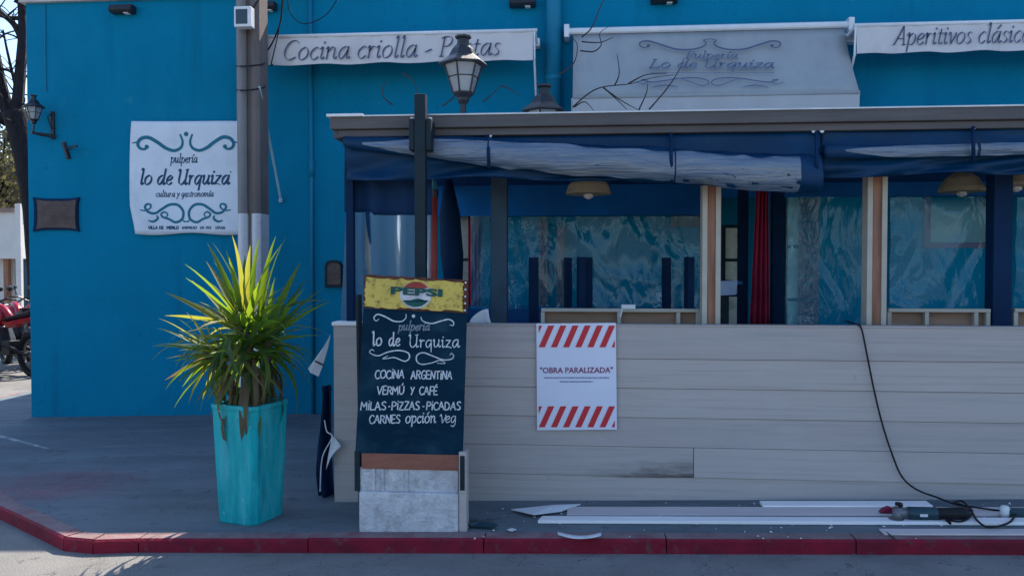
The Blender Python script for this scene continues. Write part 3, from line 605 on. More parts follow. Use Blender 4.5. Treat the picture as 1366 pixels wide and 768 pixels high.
# loose bracket
br = thing('iron_bracket', 'small dark iron bracket left on the blue wall above the bronze plaque', 'bracket', wp(92, 212))
mb = MB(); mb.tube([wp(85, 191, .01), wp(91, 211, .03)], .014, 6); mb.tube([wp(88, 198, .02), wp(97, 196, .12), wp(103, 195, .16)], .012, 6); mb.build('arm', 'black_iron', br)
mb = MB(); mb.prism([wp(82, 190, .001), wp(88, 189, .001), wp(95, 212, .001), wp(89, 213, .001)], (0, -.008, 0)); mb.build('plate', 'black_iron', br)
# junction box
jb = thing('junction_box', 'small grey meter box with arched top on the blue wall beside the terrace', 'meter box', wp(446, 383))
def arch(s, off): return [wp(446 + x * s, 365 + y * s, off) for x, y in ((-11, 18), (11, 18), (11, -12), (8, -16.5), (3, -18), (-3, -18), (-8, -16.5), (-11, -12))]
mb = MB(); mb.prism(arch(1, .002), (0, -.05, 0)); mb.build('box', 'steel_dark', jb, bevel=.004)
mb = MB(); mb.prism(arch(.8, .053), (0, -.012, 0)); mb.build('door', 'bronze', jb, bevel=.003); MATS['bronze']

# lantern of six panes (local, base at origin)
def lantern(name, label, base, scale, post, group, roof=True):
    t = thing(name, label, 'lantern', (0, 0, 0), group); s = scale; z = post; A = R(18)
    m = MB(); m.tube([(0, 0, 0), (0, 0, z - .02 * s)], .022, 8); m.lathe((0, 0, 0), [(.06, 0), (.06, .012), (.03, .03), (.022, .06)], 10); m.build('post', 'black_iron', t)
    m = MB(); m.lathe((0, 0, z), [(.028 * s, -.08 * s), (.05 * s, -.05 * s), (.05 * s, -.03 * s), (.085 * s, 0), (.09 * s, .012 * s)], 6, A); m.build('cup', 'black_iron', t, bevel=.002)
    r0, r1, h = .082 * s, .15 * s, .235 * s
    for k in range(6):
        a0, a1 = A + k * math.pi / 3, A + (k + 1) * math.pi / 3
        def P(r, a, zz): return Vector((r * math.cos(a), r * math.sin(a), z + zz))
        g = MB(); q = [P(r0, a0, .012 * s), P(r0, a1, .012 * s), P(r1, a1, h), P(r1, a0, h)]; nn = (q[1] - q[0]).cross(q[3] - q[0]).normalized(); g.prism([p - nn * .002 for p in q], -nn * .003); g.build('pane', 'lamp_glass', t)
        g = MB(); g.tube([P(r0, a0, .008 * s), P(r1, a0, h)], .0075 * s, 5); g.tube([P((r0 + r1) / 2 * 1.02, a0, h * .55), P((r0 + r1) / 2 * 1.02, a1, h * .55)], .004 * s, 4); g.build('rib', 'black_iron', t)
    m = MB(); m.lathe((0, 0, z), [(.2 * s, h - .012 * s), (.2 * s, h), (.165 * s, h + .025 * s), (.115 * s, h + .06 * s), (.085 * s, h + .115 * s), (.07 * s, h + .13 * s)], 6, A); m.build('roof', 'black_iron', t, bevel=.003)
    m = MB(); m.lathe((0, 0, z), [(.05 * s, h + .125 * s), (.05 * s, h + .145 * s), (.045 * s, h + .19 * s), (.065 * s, h + .2 * s), (.065 * s, h + .215 * s), (.03 * s, h + .225 * s)], 8, A); m.build('chimney', 'black_iron', t)
    m = MB(); m.lathe((0, 0, z), [(.02 * s, .012 * s), (.05 * s, .04 * s), (.055 * s, .13 * s), (.03 * s, .19 * s)], 10); m.build('bulb', 'bulb_white', t, smooth=True)
    t.location = base; return t
ROOFZ = 2.40
b1 = at(618, 150, 6.0); lantern('post_lantern', 'black six sided lantern on a post in front of the left awning', (b1.x, 6.0, ROOFZ + .02), .93, .30, 'lanterns above the terrace roof')
b2 = at(726, 150, 6.9); lantern('post_lantern', 'low black lantern half hidden behind the terrace roof by the blue downpipe', (b2.x, 6.9, ROOFZ + .02), .98, .11, 'lanterns above the terrace roof')
# wall lantern on a bracket
wl = lantern('wall_lantern', 'black bracket lantern with milky glass at the left corner of the blue wall', (0, 0, 0), .56, .05, None)
for ch in list(wl.children):
    if ch.name.startswith('post'): bpy.data.objects.remove(ch)
c = wp(45, 160, .2); wl.location = (c.x, c.y, c.z - .05)
mb = MB(); mb.span((.06, .175, -.12), (.1, .198, .17)); mb.build('backplate', 'black_iron', wl, bevel=.004)
mb = MB(); mb.tube(smoothline([(.08, .175, -.09), (.05, .08, -.1), (0, 0, -.08), (0, 0, 0)], 5), .011, 6); mb.tube([(.08, .175, .14), (.08, .1, .1), (.08, .175, -.02)], .006, 5); mb.build('arm', 'black_iron', wl)
mb = MB(); mb.prism([(-.03, -.02, -.075), (.09, .178, -.075), (.09, .178, -.115), (-.03, -.02, -.095)], (.035, -.02, 0)); mb.build('scroll', 'black_iron', wl, bevel=.004)

# =================================================================== AWNINGS
def straight_awning(label, px0, px1, y0, y1, text, tx0, tx1, base_px, size, stick, xend=None):
    Y = YW - .42; a = at(px0, y1, Y); b = at(px1, y0, Y)
    if xend: b.x = xend
    zt = at((px0 + px1) / 2, y0, Y).z; zb = at((px0 + px1) / 2, y1, Y).z; a.z = zb; b.z = zt
    t = thing('straight_awning', label, 'awning', (a.x, YW, zb))
    m = MB(); m.tube([(a.x - .03, Y, b.z + .012), (b.x + .04, Y, b.z + .012)], .018, 8); m.build('front_rail', 'white_metal', t, smooth=True)
    m = MB(); m.grid(60, 4, lambda u, v: Vector((a.x + (b.x - a.x) * u, Y + .008 * math.sin(u * 23) * (1 - v) + .004 * math.sin(u * 61), zb + (zt - zb) * v + (1 - v) * .006 * math.sin(u * 30)))); m.build('valance', 'awning_cloth', t, solid=.002)
    m = MB(); m.grid(30, 5, lambda u, v: Vector((a.x + (b.x - a.x) * u, Y + .02 + (YW - .1 - Y) * v, zt + .012 - .02 * v - .02 * math.sin(math.pi * v)))); m.build('top_cloth', 'awning_cloth', t, solid=.002)
    m = MB(); m.span((a.x - .05, YW - .13, zt - .06), (b.x + .05, YW - .002, zt + .02)); m.build('cassette', 'white_metal', t, bevel=.01)
    xa = b.x + .012 if stick > 0 else a.x - .012
    m = MB(); m.tube([(xa, Y, zt), (xa, Y + .02, zt - .25), (xa, YW - .06, zt - .62)], .011, 6); m.tube([(xa, YW - .1, zt - .03), (xa, Y, zt)], .02, 6); m.build('arm', 'white_metal', t)
    m = MB(); s = -.024
    write(m, text, tx0, tx1, base_px - s * 0, size, lambda px, py: at(px, py, Y - .018), size * .037, slope=s, shear=.2)
    m.build('lettering', 'ink_grey', t); return t
straight_awning('straight pale awning valance reading Cocina criolla - Pastas above the left end of the terrace', 336, 711, 47, 84, 'Cocina criolla - Pastas', 376, 667, 80.5, 32, 1)
straight_awning('straight pale awning valance reading Aperitivos clásicos at the right end of the facade', 1143, 1500, 31.5, 68, 'Aperitivos clásicos', 1191, 1384, 60.5, 30, -1)
# middle sloping awning
p_t = at(945, 42, YW - .16); p_b = at(945, 127, YW - .64)
nrm = Vector((1, 0, 0)).cross(p_b - p_t).normalized()
if nrm.y > 0: nrm = -nrm
ma = thing('sloping_awning', 'sloping grey awning with faded script and scroll ornament in the middle of the facade', 'awning', (p_t.x, YW, p_b.z))
def mmap(px, py, off=.006): return onplane(px, py, p_t + nrm * off, nrm)
TLm, TRm = mmap(770, 44, 0), mmap(1130, 38, 0); xl_b, xr_b = mmap(764, 127, 0), mmap(1146, 121, 0)
zt_m = (TLm.z + TRm.z) / 2; zb_m = p_b.z
def mgrid(u, v):
    x = (xl_b.x + (xr_b.x - xl_b.x) * u); k = v; base = p_b.lerp(p_t, k); return Vector((x, base.y, base.z)) - nrm * (.02 * math.sin(math.pi * v))
TW = (xl_b.x, xr_b.x)
mb = MB(); mb.grid(20, 8, mgrid); mb.build('cloth', 'awning_dark', ma, solid=.002, smooth=True)
mb = MB(); zv = at(945, 148, p_b.y).z - .03; mb.grid(40, 3, lambda u, v: Vector((TW[0] + (TW[1] - TW[0]) * u, p_b.y - .004 + .01 * math.sin(u * 40) * (1 - v), zv + (p_b.z - zv) * v))); mb.build('valance', 'awning_mid', ma, solid=.002)
mb = MB(); mb.tube([(TW[0], p_b.y, p_b.z), (TW[1], p_b.y, p_b.z)], .018, 8); mb.build('front_rail', 'awning_dark', ma, smooth=True)
mb = MB(); mb.tube([(TW[0] - .04, p_t.y, p_t.z + .03), (TW[1] + .04, p_t.y, p_t.z + .03)], .032, 10); mb.span((TW[0] - .09, YW - .2, p_t.z - .03), (TW[0] - .04, YW - .002, p_t.z + .09)); mb.span((TW[1] + .04, YW - .2, p_t.z - .03), (TW[1] + .09, YW - .002, p_t.z + .09)); mb.build('roller', 'white_metal', ma, smooth=False)
for x in TW:
    mb = MB(); mb.tube([(x, p_b.y + .02, p_b.z - .01), (x, YW - .02, p_b.z - .5)], .013, 6); mb.build('arm', 'white_metal', ma)
def mc(pts): return [(820 + x / 5.25, 30 + y / 5.25) for x, y in pts]
CXM = 820 + 668 / 5.25
mm2 = lambda x, y: mmap(x, y, .03)
mb = MB()
for L, w_ in (([(240, 166), (215, 178), (182, 168), (178, 142), (235, 131), (320, 155), (430, 188), (540, 190), (618, 170), (640, 142), (622, 126), (665, 116)], swell(.5, 1.1)),):
    for P in (mc(L), mir(mc(L), CXM)): scroll(mb, P, w_, mm2)
for x in (236, 1100): disc(mb, *mc([(x, 164)])[0], 2.4, mm2, 10, 1.8)
mb.build('scroll_ornament', 'ink_grey', ma); mb = MB()
for L in ([(150, 420), (210, 432), (230, 405), (190, 400), (250, 418), (340, 410), (440, 394), (560, 388), (640, 402), (656, 430), (610, 442), (540, 420), (470, 395)], [(260, 455), (350, 440), (440, 452)]):
    for P in (mc(L), mir(mc(L), CXM)): scroll(mb, P, swell(.35, .75), mm2)
mb.build('scroll_ornament', 'ink_grey', ma)
mb = MB(); write(mb, 'Pulpería', 914, 984, 78, 11, mm2, 1.0, shear=.4); mb.build('lettering', 'ink_faded', ma); mb = MB(); write(mb, 'Lo de Urquiza', 865, 1032, 91, 14, mm2, 1.35, shear=.4)
GLm = None
mb.build('lettering', 'ink_faded', ma)
mb = MB(); x = 868
while x < 1030: e = x + random.uniform(2, 5); ribbon(mb, [(x, 97.3), (e, 97.3)], .45, mm2); x = e + 1.5
tag(mb.build('small_print', 'ink_faded', ma), kind='stuff')

# =================================================================== STREET TERRACE
TX0, TX1 = at(447, 500, YD).x, 6.2
ter = thing('street_terrace', 'street terrace with grey plank front wall and dark roof built against the blue building', 'terrace', ((TX0 + 1) / 1, YD, gz(0)))
ZTOP = 1.1
# planks, lapped: every row a run of boards
rows = [433.5, 476.3, 514.8, 553, 591.2, 630, 668]
zr = [at(640, y, YD).z for y in rows]
xc = at(481, 500, YD).x
joints = {0: [at(1210, 450, YD).x + 2.2], 1: [3.4], 2: [4.2], 3: [3.0], 4: [at(925, 610, YD).x, 4.6], 5: [3.8]}
for i in range(6):
    z1, z0 = zr[i], zr[i + 1] if i < 5 else -.12; cuts = [TX0 + .155] + joints[i] + [TX1]
    for k, (a, b) in enumerate(zip(cuts[:-1], cuts[1:])):
        m = MB(); pr = .005 if (i == 4 and k == 1) else random.uniform(0, .0015)
        A, B = a + .0015, b - .0015
        y_t, y_b = YD - .006 - pr, YD - .012 - pr
        m.prism([(A, y_t, z1 - .0012), (A, y_b, z0 + .0015), (A, y_b + .01, z0 + .0005), (A, YD + .02, z0 + .0012), (A, YD + .02, z1 - .0012)], (B - A, 0, 0))
        pk = m.build('plank', random.choice(('plank_grey', 'plank_grey_b')), ter, bevel=.0012)
        if i == 4 and k == 0:
            s = MB(); q = [at(x, y, y_b - .0015) for x, y in ((780, 637), (926, 637), (926, 606), (780, 606))]; s.add([Vector((p.x, y_b - .0015 + (p.z - z0) / (z1 - z0) * .006 - .0005, p.z)) for p in q], [(0, 1, 2, 3)]); s.build('stain', 'stain', pk)
m = MB(); m.span((TX0, YD - .03, -.15), (TX0 + .153, YD + .06, ZTOP - .012)); m.build('corner_board', 'plank_grey', ter, bevel=.004)
for zz in (zr[1], zr[2], zr[3]):
    pass
m = MB(); m.span((TX0 - .01, YD - .04, ZTOP - .01), (TX0 + .17, YD + .1, ZTOP + .015)); m.build('corner_cap', 'plank_white', ter, bevel=.006)
m = MB(); m.span((TX0 + .19, YD + .021, -.15), (TX1, YD + .075, ZTOP - .006)); m.build('wall_core', 'wood_brown', ter)
m = MB(); m.span((TX0 + .175, YD - .012, ZTOP - .004), (TX1, YD + .08, ZTOP + .008)); m.build('sill', 'plank_grey_b', ter, bevel=.003)
m = MB(); m.span((TX0 + .02, YD + .08, -.15), (TX0 + .08, YW - .01, ZTOP)); m.build('side_wall', 'navy_board', ter)
m = MB(); m.span((TX0 + .08, YD + .08, -.1), (TX1, YW - .005, .13)); m.build('floor', 'floor_deck', ter)
# roof and stepped fascia
XF0 = at(440, 160, 4.98).x
zf = [at(640, y, 4.98).z for y in (152.5, 169.5, 179.5)]
m = MB(); m.span((XF0, 4.98, zf[1]), (TX1 + .2, 5.03, zf[0])); m.build('fascia_board', 'fascia', ter, bevel=.006)
m = MB(); m.span((XF0 + .045, 5.012, zf[2]), (TX1 + .2, 5.07, zf[1] - .001)); m.build('fascia_board', 'fascia', ter, bevel=.005)
m = MB(); m.span((XF0 - .004, 5.031, zf[0] - .05), (TX1 + .2, YW - .01, zf[0] - .006)); m.build('roof_sheet', 'zinc', ter)
m = MB(); m.span((XF0 + .06, 5.08, zf[2] - .01), (TX1 + .1, YW - .012, zf[0] - .055)); m.build('ceiling', 'navy_board', ter)
m = MB(); a = at(484, 153, 4.97); m.span((XF0 - .015, 4.955, zf[0] - .004), (a.x, 5.2, zf[0] + .012)); m.build('flashing', 'white_metal', ter, bevel=.002)
m = MB(); m.span((a.x + .003, 4.97, zf[0] - .004), (TX1 + .2, 5.1, zf[0] + .005)); m.build('flashing', 'zinc', ter)
m = MB(); m.span((XF0 + .004, 5.04, zf[2]), (XF0 + .05, YW - .02, zf[0] - .052)); m.build('side_fascia', 'fascia', ter)
# wooden posts with cream edge strips
for (x0, x1, y0) in ((936, 962, 236), (1155, 1184, 222)):
    Yp = YD + .16; a = at(x0, 440, Yp); b = at(x1, y0, Yp); e = .032
    m = MB(); m.span((a.x + e, Yp, .13), (b.x - e, Yp + .1, 2.3)); po = m.build('post', 'wood_brown', ter, bevel=.003)
    for xx in (a.x, b.x - e):
        m = MB(); m.span((xx, Yp - .012, .13), (xx + e - .001, Yp + .09, b.z)); m.build('edge_strip', 'cream_trim', po, bevel=.002)
for (x0, x1, Yp, mt) in ((655, 676, YD + .5, 'steel_slate'), (1324, 1352, YD + .3, 'navy_dark'), (1520, 1550, YD + .16, 'wood_brown'), (1030, 1047, YD + 1.6, 'navy_dark'), (985, 999, YD + 1.9, 'navy_dark'), (462, 471, YD + .05, 'navy_dark')):
    a = at(x0, 440, Yp); b = at(x1, 240, Yp); m = MB(); m.span((a.x, Yp, .13), (b.x, Yp + (b.x - a.x), 2.28)); m.build('post', mt, ter, bevel=.004)
# low frames behind the plank wall
for (x0, x1, mids) in ((722, 934, (826, 905)), (1185, 1322, (1237, 1303)), (1354, 1500, (1420,))):
    Yp = YD + .3; a = at(x0, 440, Yp); b = at(x1, 412, Yp); zt = b.z
    fr = MB(); fr.span((a.x, Yp, zt - .022), (b.x, Yp + .05, zt)); rail = fr.build('low_rail', 'cream_trim', ter, bevel=.002)
    for q in (x0 + 2, x1 - 3) + mids:
        c = at(q, 420, Yp); m = MB(); m.span((c.x - .012, Yp + .004, .9), (c.x + .012, Yp + .046, zt - .023)); m.build('stud', 'cream_trim', rail)
    m = MB(); m.span((a.x, Yp + .052, .9), (b.x, Yp + .07, zt - .012)); m.build('infill_board', 'wood_pale', ter)
# dark boards across the back
for (x0, x1, y) in ((560, 955, 288), (958, 1560, 262)):
    a = at(x0, y, YW - .3); b = at(x1, y, YW - .3); m = MB(); m.span((a.x, YW - .34, at((x0 + x1) / 2, y, YW - .3).z), (b.x - .004, YW - .3, zf[2] - .011)); m.build('back_valance', 'canvas_in', ter)
m = MB(); a = at(575, 415, YW - .2); b = at(936, 408, YW - .2); m.span((a.x, YW - .26, .7), (b.x, YW - .2, at(760, 408, YW - .2).z)); m.build('back_bench', 'navy_board', ter)

# clear plastic sheets hung inside each bay
def sheet(label, x0, x1, y0, y1, Y, mt, seed, amp=.03, droop=0):
    a = at(x0, y1, Y); b = at(x1, y0, Y); m = MB()
    def fn(u, v):
        x = a.x + (b.x - a.x) * u; z = a.z + (b.z - a.z) * v
        s = 1.4 if seed % 2 else 2.6
        xx = x + .35 * noise.noise(Vector((x, z * 1.3, seed + 20))) + .3 * droop * z
        d = amp * (noise.noise(Vector((xx * 5 * s * .5, z * .9, seed))) + .6 * abs(noise.noise(Vector((xx * 9, z * 1.6, seed + 7)))) + .8 * abs(noise.noise(Vector((x * 2.6 - z * 2.2, z * 2.4 + x * 2, seed + 3)))))
        return Vector((x, Y + d, z))
    m.grid(80, 40, fn); o = m.build('plastic_sheet', mt, smooth=True); tag(o, label, 'plastic sheet', 'clear plastic sheets hung in the terrace bays'); return o
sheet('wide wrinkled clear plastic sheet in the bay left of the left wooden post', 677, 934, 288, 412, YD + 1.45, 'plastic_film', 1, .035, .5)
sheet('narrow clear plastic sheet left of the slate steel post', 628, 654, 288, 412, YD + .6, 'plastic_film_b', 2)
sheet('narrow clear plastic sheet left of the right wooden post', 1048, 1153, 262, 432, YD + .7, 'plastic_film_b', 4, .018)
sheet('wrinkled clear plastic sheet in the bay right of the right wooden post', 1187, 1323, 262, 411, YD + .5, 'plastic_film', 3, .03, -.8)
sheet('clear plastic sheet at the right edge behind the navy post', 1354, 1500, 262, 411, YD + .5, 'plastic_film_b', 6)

# dark canvas curtains rolled up under the fascia
def roll_curtain(name, label, x0, x1, top, axis, rad, hang, strip, strips, straps, grom, seed):
    """top: y px of the flap top; axis: list of (px, py) of the roll; hang: y px of the loose hem; strip: visible clear vinyl on the roll"""
    Y = 5.045; A = at(x0, top(x0), Y); t = thing(name, label, 'canvas curtain', (A.x, Y, at(x0, hang(.0), Y).z))
    ax = [Vector((p[0], p[1])) for p in axis]
    def ay(px):
        for p, q in zip(ax[:-1], ax[1:]):
            if p.x <= px <= q.x: return p.y + (q.y - p.y) * (px - p.x) / (q.x - p.x)
        return ax[0].y if px < ax[0].x else ax[-1].y
    N = 90
    def flap(u, v):
        px = x0 + (x1 - x0) * u; py = top(px) + (ay(px) - top(px)) * v; p = at(px, py, Y)
        return Vector((p.x, Y - .002 - .025 * v * v + .03 * noise.noise(Vector((p.x * 3.5 + p.z * 3, p.z * 5, seed))) * math.sin(math.pi * min(1, v * 1.05)), p.z))
    m = MB(); m.grid(N, 8, flap); m.build('flap', 'canvas', t, smooth=True, solid=.003)
    # the roll: uneven tube; upper front of it shows the rolled clear window
    seg = 20
    def rp(px, k):
        c = at(px, ay(px), Y); r = rad(px) * 8.0 / FPX * .62
        a = 2 * math.pi * k / seg
        r *= 1 + .16 * noise.noise(Vector((c.x * 3.5, math.cos(a) * 1.2, math.sin(a) * 1.2 + seed))) + .09 * noise.noise(Vector((c.x * 9 + k * .9, k * .5, seed))) - .12 * abs(noise.noise(Vector((c.x * 5 - k * .5, k * .35, seed + 2))))
        return Vector((c.x, Y - .045 + r * .8 * math.cos(a), c.z + r * math.sin(a)))
    xs_ = [axis[0][0] + (axis[-1][0] - axis[0][0]) * i / N for i in range(N + 1)]
    m = MB(); vs = [rp(px, k) for px in xs_ for k in range(seg)]
    m.add(vs, [(i * seg + k, i * seg + (k + 1) % seg, (i + 1) * seg + (k + 1) % seg, (i + 1) * seg + k) for i in range(N) for k in range(seg)] + [tuple(range(seg)), tuple(N * seg + k for k in range(seg))])
    m.build('roll', 'canvas', t, smooth=True)
    for si, (sx0, sx1, k0, k1) in enumerate(strips):
        m = MB(); n = 40
        def sp(u, v):
            px = sx0 + (sx1 - sx0) * u; taper = min(1, .15 + u * 2) if si == 0 else 1
            k = k0 + (k1 - k0) * (.5 + (v - .5) * taper); c = at(px, ay(px), Y); q = rp(px, k); d = (q - Vector((c.x, Y - .045, c.z))); return q + d.normalized() * (.004 + .003 * noise.noise(Vector((px * .05, v * 3, seed))))
        m.grid(n, 8, sp); m.build('rolled_window', 'vinyl_roll', t, smooth=True)
    # loose canvas under the roll
    def hem(u, v):
        px = x0 + (x1 - x0) * u; py = ay(px) + (hang(u) - ay(px)) * v; p = at(px, py, Y)
        return Vector((p.x, Y + .0 + .06 * noise.noise(Vector((p.x * 3.2 + v * 3.2, v * 2.5, seed + 5))) * v + .025 * math.sin(p.x * 11 + v * 6 + 3 * noise.noise(Vector((p.x, v, 4)))) * v, p.z))
    m = MB(); m.grid(N, 10, hem); m.build('hem', 'canvas', t, smooth=True, solid=.003)
    for (sx, s0, s1) in straps:
        pts = [at(sx, s0, Y - .03), at(sx + .6, (s0 + s1) / 2, Y - .13), at(sx + 1.2, s1, Y - .07)]
        m = MB(); m.tube(smoothline(pts, 5), .011, 5); m.build('strap', 'navy_dark', t)
    for (gx, gy) in grom:
        c = at(gx, gy, Y - .02); m = MB(); m.tube([c, c + Vector((0, -.01, 0))], .012, 10); m.build('grommet', 'white_metal', t)
    return t
flt = lambda px: 186.5 - (px - 460) * .0165
roll_curtain('rolled_curtain', 'long rolled navy canvas curtain sagging right under the left part of the fascia', 462, 1094, flt,
             [(462, 191), (500, 193.5), (560, 198.5), (655, 206), (760, 214), (897, 223), (1000, 230), (1090, 234.5)], lambda px: 7 + 14 * min(1, (px - 455) / 200) + 4 * max(0, (px - 700) / 360), lambda u: 240 + 12 * u - 6 * math.sin(u * 3.1) + 2 * math.sin(u * 17),
             True, [(488, 653, 7.4, 13.4), (655, 897, 7.2, 13.8), (899, 1061, 7.0, 14.4)], [(651, 181, 224), (895, 178, 241), (1089, 176, 246)], [(654, 181), (1085, 175)], 3)
roll_curtain('rolled_curtain', 'rolled navy canvas curtain under the fascia above the right wooden post', 1096, 1560, flt,
             [(1096, 203), (1180, 204.5), (1290, 202), (1366, 200.5), (1560, 197)], lambda px: 9, lambda u: 236 - 10 * u + 2 * math.sin(u * 14),
             True, [(1122, 1296, 7, 13), (1300, 1555, 7, 13)], [(1298, 170, 214)], [(1096, 175), (1299, 170), (1500, 168)], 11)
mb = MB(); mb.tube(smoothline([at(x, y, 5.0) for x, y in ((1093, 210), (1082, 214), (1072, 221), (1078, 226), (1094, 227), (1092, 238), (1091, 244))], 4), .004, 5)
tag(mb.build('tie_cord', 'plastic_white'), 'thin white tie cord looped on the gap between the two navy curtains', 'cord')
# drop curtain at the left end: canvas above, milky clear window below
dc = thing('drop_curtain', 'navy canvas drop curtain with a cloudy clear window at the left end of the terrace', 'canvas curtain', at(520, 432, 5.2))
def dfold(px, py): return .02 * math.sin(px * .16) + .015 * noise.noise(Vector((px * .05, py * .01, 2)))
def dmap(px, py):
    p = at(px, py, 5.2); return Vector((p.x, 5.2 + dfold(px, py), p.z))
mb = MB(); mb.grid(30, 10, lambda u, v: dmap(461 + 116 * u, 283 - 90 * v + (4 if u > .3 else 0))); mb.build('canvas_top', 'canvas_drop', dc, smooth=True, solid=.003)
mb = MB(); mb.grid(30, 16, lambda u, v: dmap(463 - 8 * (1 - v) + (112 + 8 * (1 - v)) * u, 432 - 150 * v)); mb.build('clear_window', 'vinyl_clear', dc, smooth=True)
mb = MB(); mb.tube([dmap(491, 282) + Vector((0, -.01, 0)), dmap(492, 300) + Vector((0, -.012, 0)), dmap(495, 326) + Vector((0, -.01, 0))], [.012, .012, .004], 5); mb.build('strap', 'canvas_drop', dc)

# steel post with clamps in front of the fascia
sp = thing('steel_post', 'tall dark square steel post clamped to the terrace fascia behind the chalkboard', 'post', (at(560, 125, 4.86).x, 4.86, gz(-1)))
a = at(553, 300, 4.84); b = at(567, 125, 4.84); mb = MB(); mb.span((a.x, 4.84, gz(-1)), (b.x, 4.84 + b.x - a.x, b.z)); mb.build('shaft', 'steel_dark', sp, bevel=.003)
for (x0, x1) in ((545.5, 552), (568, 574.5)):
    c = at(x0, 200, 4.85); d = at(x1, 158, 4.85); mb = MB(); mb.span((c.x, 4.85, c.z), (d.x, 4.99, d.z)); k = mb.build('clamp', 'steel_dark', sp, bevel=.002)
    mb = MB(); mb.tube([(c.x + .014, 4.9, d.z + .001), (c.x + .014, 4.9, d.z + .014)], .016, 8); mb.build('cap', 'white_metal', k)
# red pole with teal tip, leaning dark pole
rp_ = thing('red_pole', 'slim red pole with a teal tip standing inside the left bay', 'pole', (at(580, 420, 5.6).x, 5.6, .13))
mb = MB(); mb.tube([at(577, 470, 5.6), at(580, 262, 5.6)], [.03, .022], 8); mb.build('shaft', 'pole_red', rp_, smooth=True)
mb = MB(); mb.tube([at(580, 253, 5.6), at(579, 236, 5.6)], [.02, .014], 8); mb.build('tip', 'pole_tip', rp_, smooth=True)
mb = MB(); mb.tube([at(580, 263, 5.6), at(580, 253, 5.6)], .025, 8); mb.build('collar', 'black_iron', rp_)
lp = thing('closed_parasol', 'closed dark navy parasol leaning inside the left bay beside the red pole', 'parasol', (at(602, 420, 6.0).x, 6.0, .13))
mb = MB(); mb.tube([at(598, 240, 6.0), at(600, 285, 6.0), at(603, 340, 6.0), at(606, 400, 6.0)], [.03, .075, .085, .06], 10); mb.build('canopy', 'navy_dark', lp, smooth=True)
mb = MB(); mb.tube([at(605, 400, 6.0), at(610, 470, 6.0)], .02, 8); mb.build('shaft', 'black_iron', lp)
# curtains inside
def curtain(label, x0, x1, y0, y1, Y, taper=0):
    m = MB(); a = at(x0, y1, Y); b = at(x1, y0, Y)
    def fn(u, v):
        cx = (a.x + b.x) / 2; wd = (b.x - a.x) * (1 - taper * v); return Vector((cx + wd * (u - .5) + taper * v * .03, Y + .025 * math.sin(u * 22), a.z + (b.z - a.z) * v))
    m.grid(40, 8, fn); tag(m.build('red_curtain', 'curtain_red', smooth=True, solid=.004), label, 'curtain', 'red curtains inside the terrace')
curtain('dark red curtain hanging inside between the two wooden posts', 1000, 1028, 245, 436, YD + 1.5, .45)
curtain('dark red curtain strip at the window left of the slate steel post', 625, 641, 286, 436, YW - .12)
# pendant lamps
def pendant(label, px, py0, py1, wd, Y, flat):
    c = at(px, py1, Y); h = at(px, py0, Y).z - c.z; r = wd / 2 / FPX * Y * 1.01; t = thing('pendant_lamp', label, 'lamp', (c.x, Y, c.z), 'pendant lamps inside the terrace')
    m = MB()
    prof = [(r, 0), (r * .985, h * .1), (r * .88, h * .75), (r * .8, h)] if flat else [(r, 0), (r * .95, h * .25), (r * .7, h * .75), (r * .42, h), (.03, h * 1.15)]
    m.lathe((c.x, Y, c.z), prof, 20); m.build('shade', 'lamp_shade', t, smooth=False)
    m = MB(); m.tube([(c.x, Y, c.z + h), (c.x, Y, zf[2])], .008, 6); m.build('cord', 'black_rubber', t)
    m = MB(); m.lathe((c.x, Y, c.z - .035), [(.01, 0), (.035, .015), (.03, .034)], 8); m.build('bulb', 'bulb_white', t)
pendant('wide flat beige pendant shade in the left bay under the rolled curtain', 785, 244, 259, 60, YD + .75, True)
pendant('domed beige pendant lamp seen right of the right wooden post', 1283, 232, 256, 55, YD + .8, False)
pendant('domed beige pendant lamp at the right edge of the photo', 1356, 231, 249, 52, YD + .6, False)
# high backed chairs
def chair(base, rz, first=None, label=None):
    if first is None:
        t = thing('high_back_chair', None, 'chair', (0, 0, 0), 'high backed dark chairs inside the terrace')
        for sx in (-1, 1):
            m = MB(); m.box((sx * .2, .2, .7), (.07, .05, 1.4)); m.build('back_post', 'navy_dark', t, bevel=.004)
            m = MB(); m.box((sx * .2, -.2, .23), (.045, .045, .46)); m.build('leg', 'navy_dark', t)
        m = MB(); m.box((0, 0, .48), (.46, .46, .05)); m.build('seat', 'navy_board', t, bevel=.01)
        for z in (.62, .8):
            m = MB(); m.box((0, .2, z), (.33, .025, .07)); m.build('back_slat', 'navy_dark', t)
    else: t = copy_tree(first)
    t.location = base; t.rotation_euler = (0, 0, rz); t['label'] = label; return t
def fl(px, Y): return Vector((at(px, 400, Y).x, Y, .131))
c0 = chair(fl(752, 5.9), R(8), None, 'dark high backed chair facing out at the left of the wide clear sheet')
chair(fl(870, 6.15), R(-72), c0, 'dark high backed chair edge on, nearest the left wooden post')
chair(fl(731, 6.1), R(-75), c0, 'dark high backed chair edge on beside the thin brick pier')
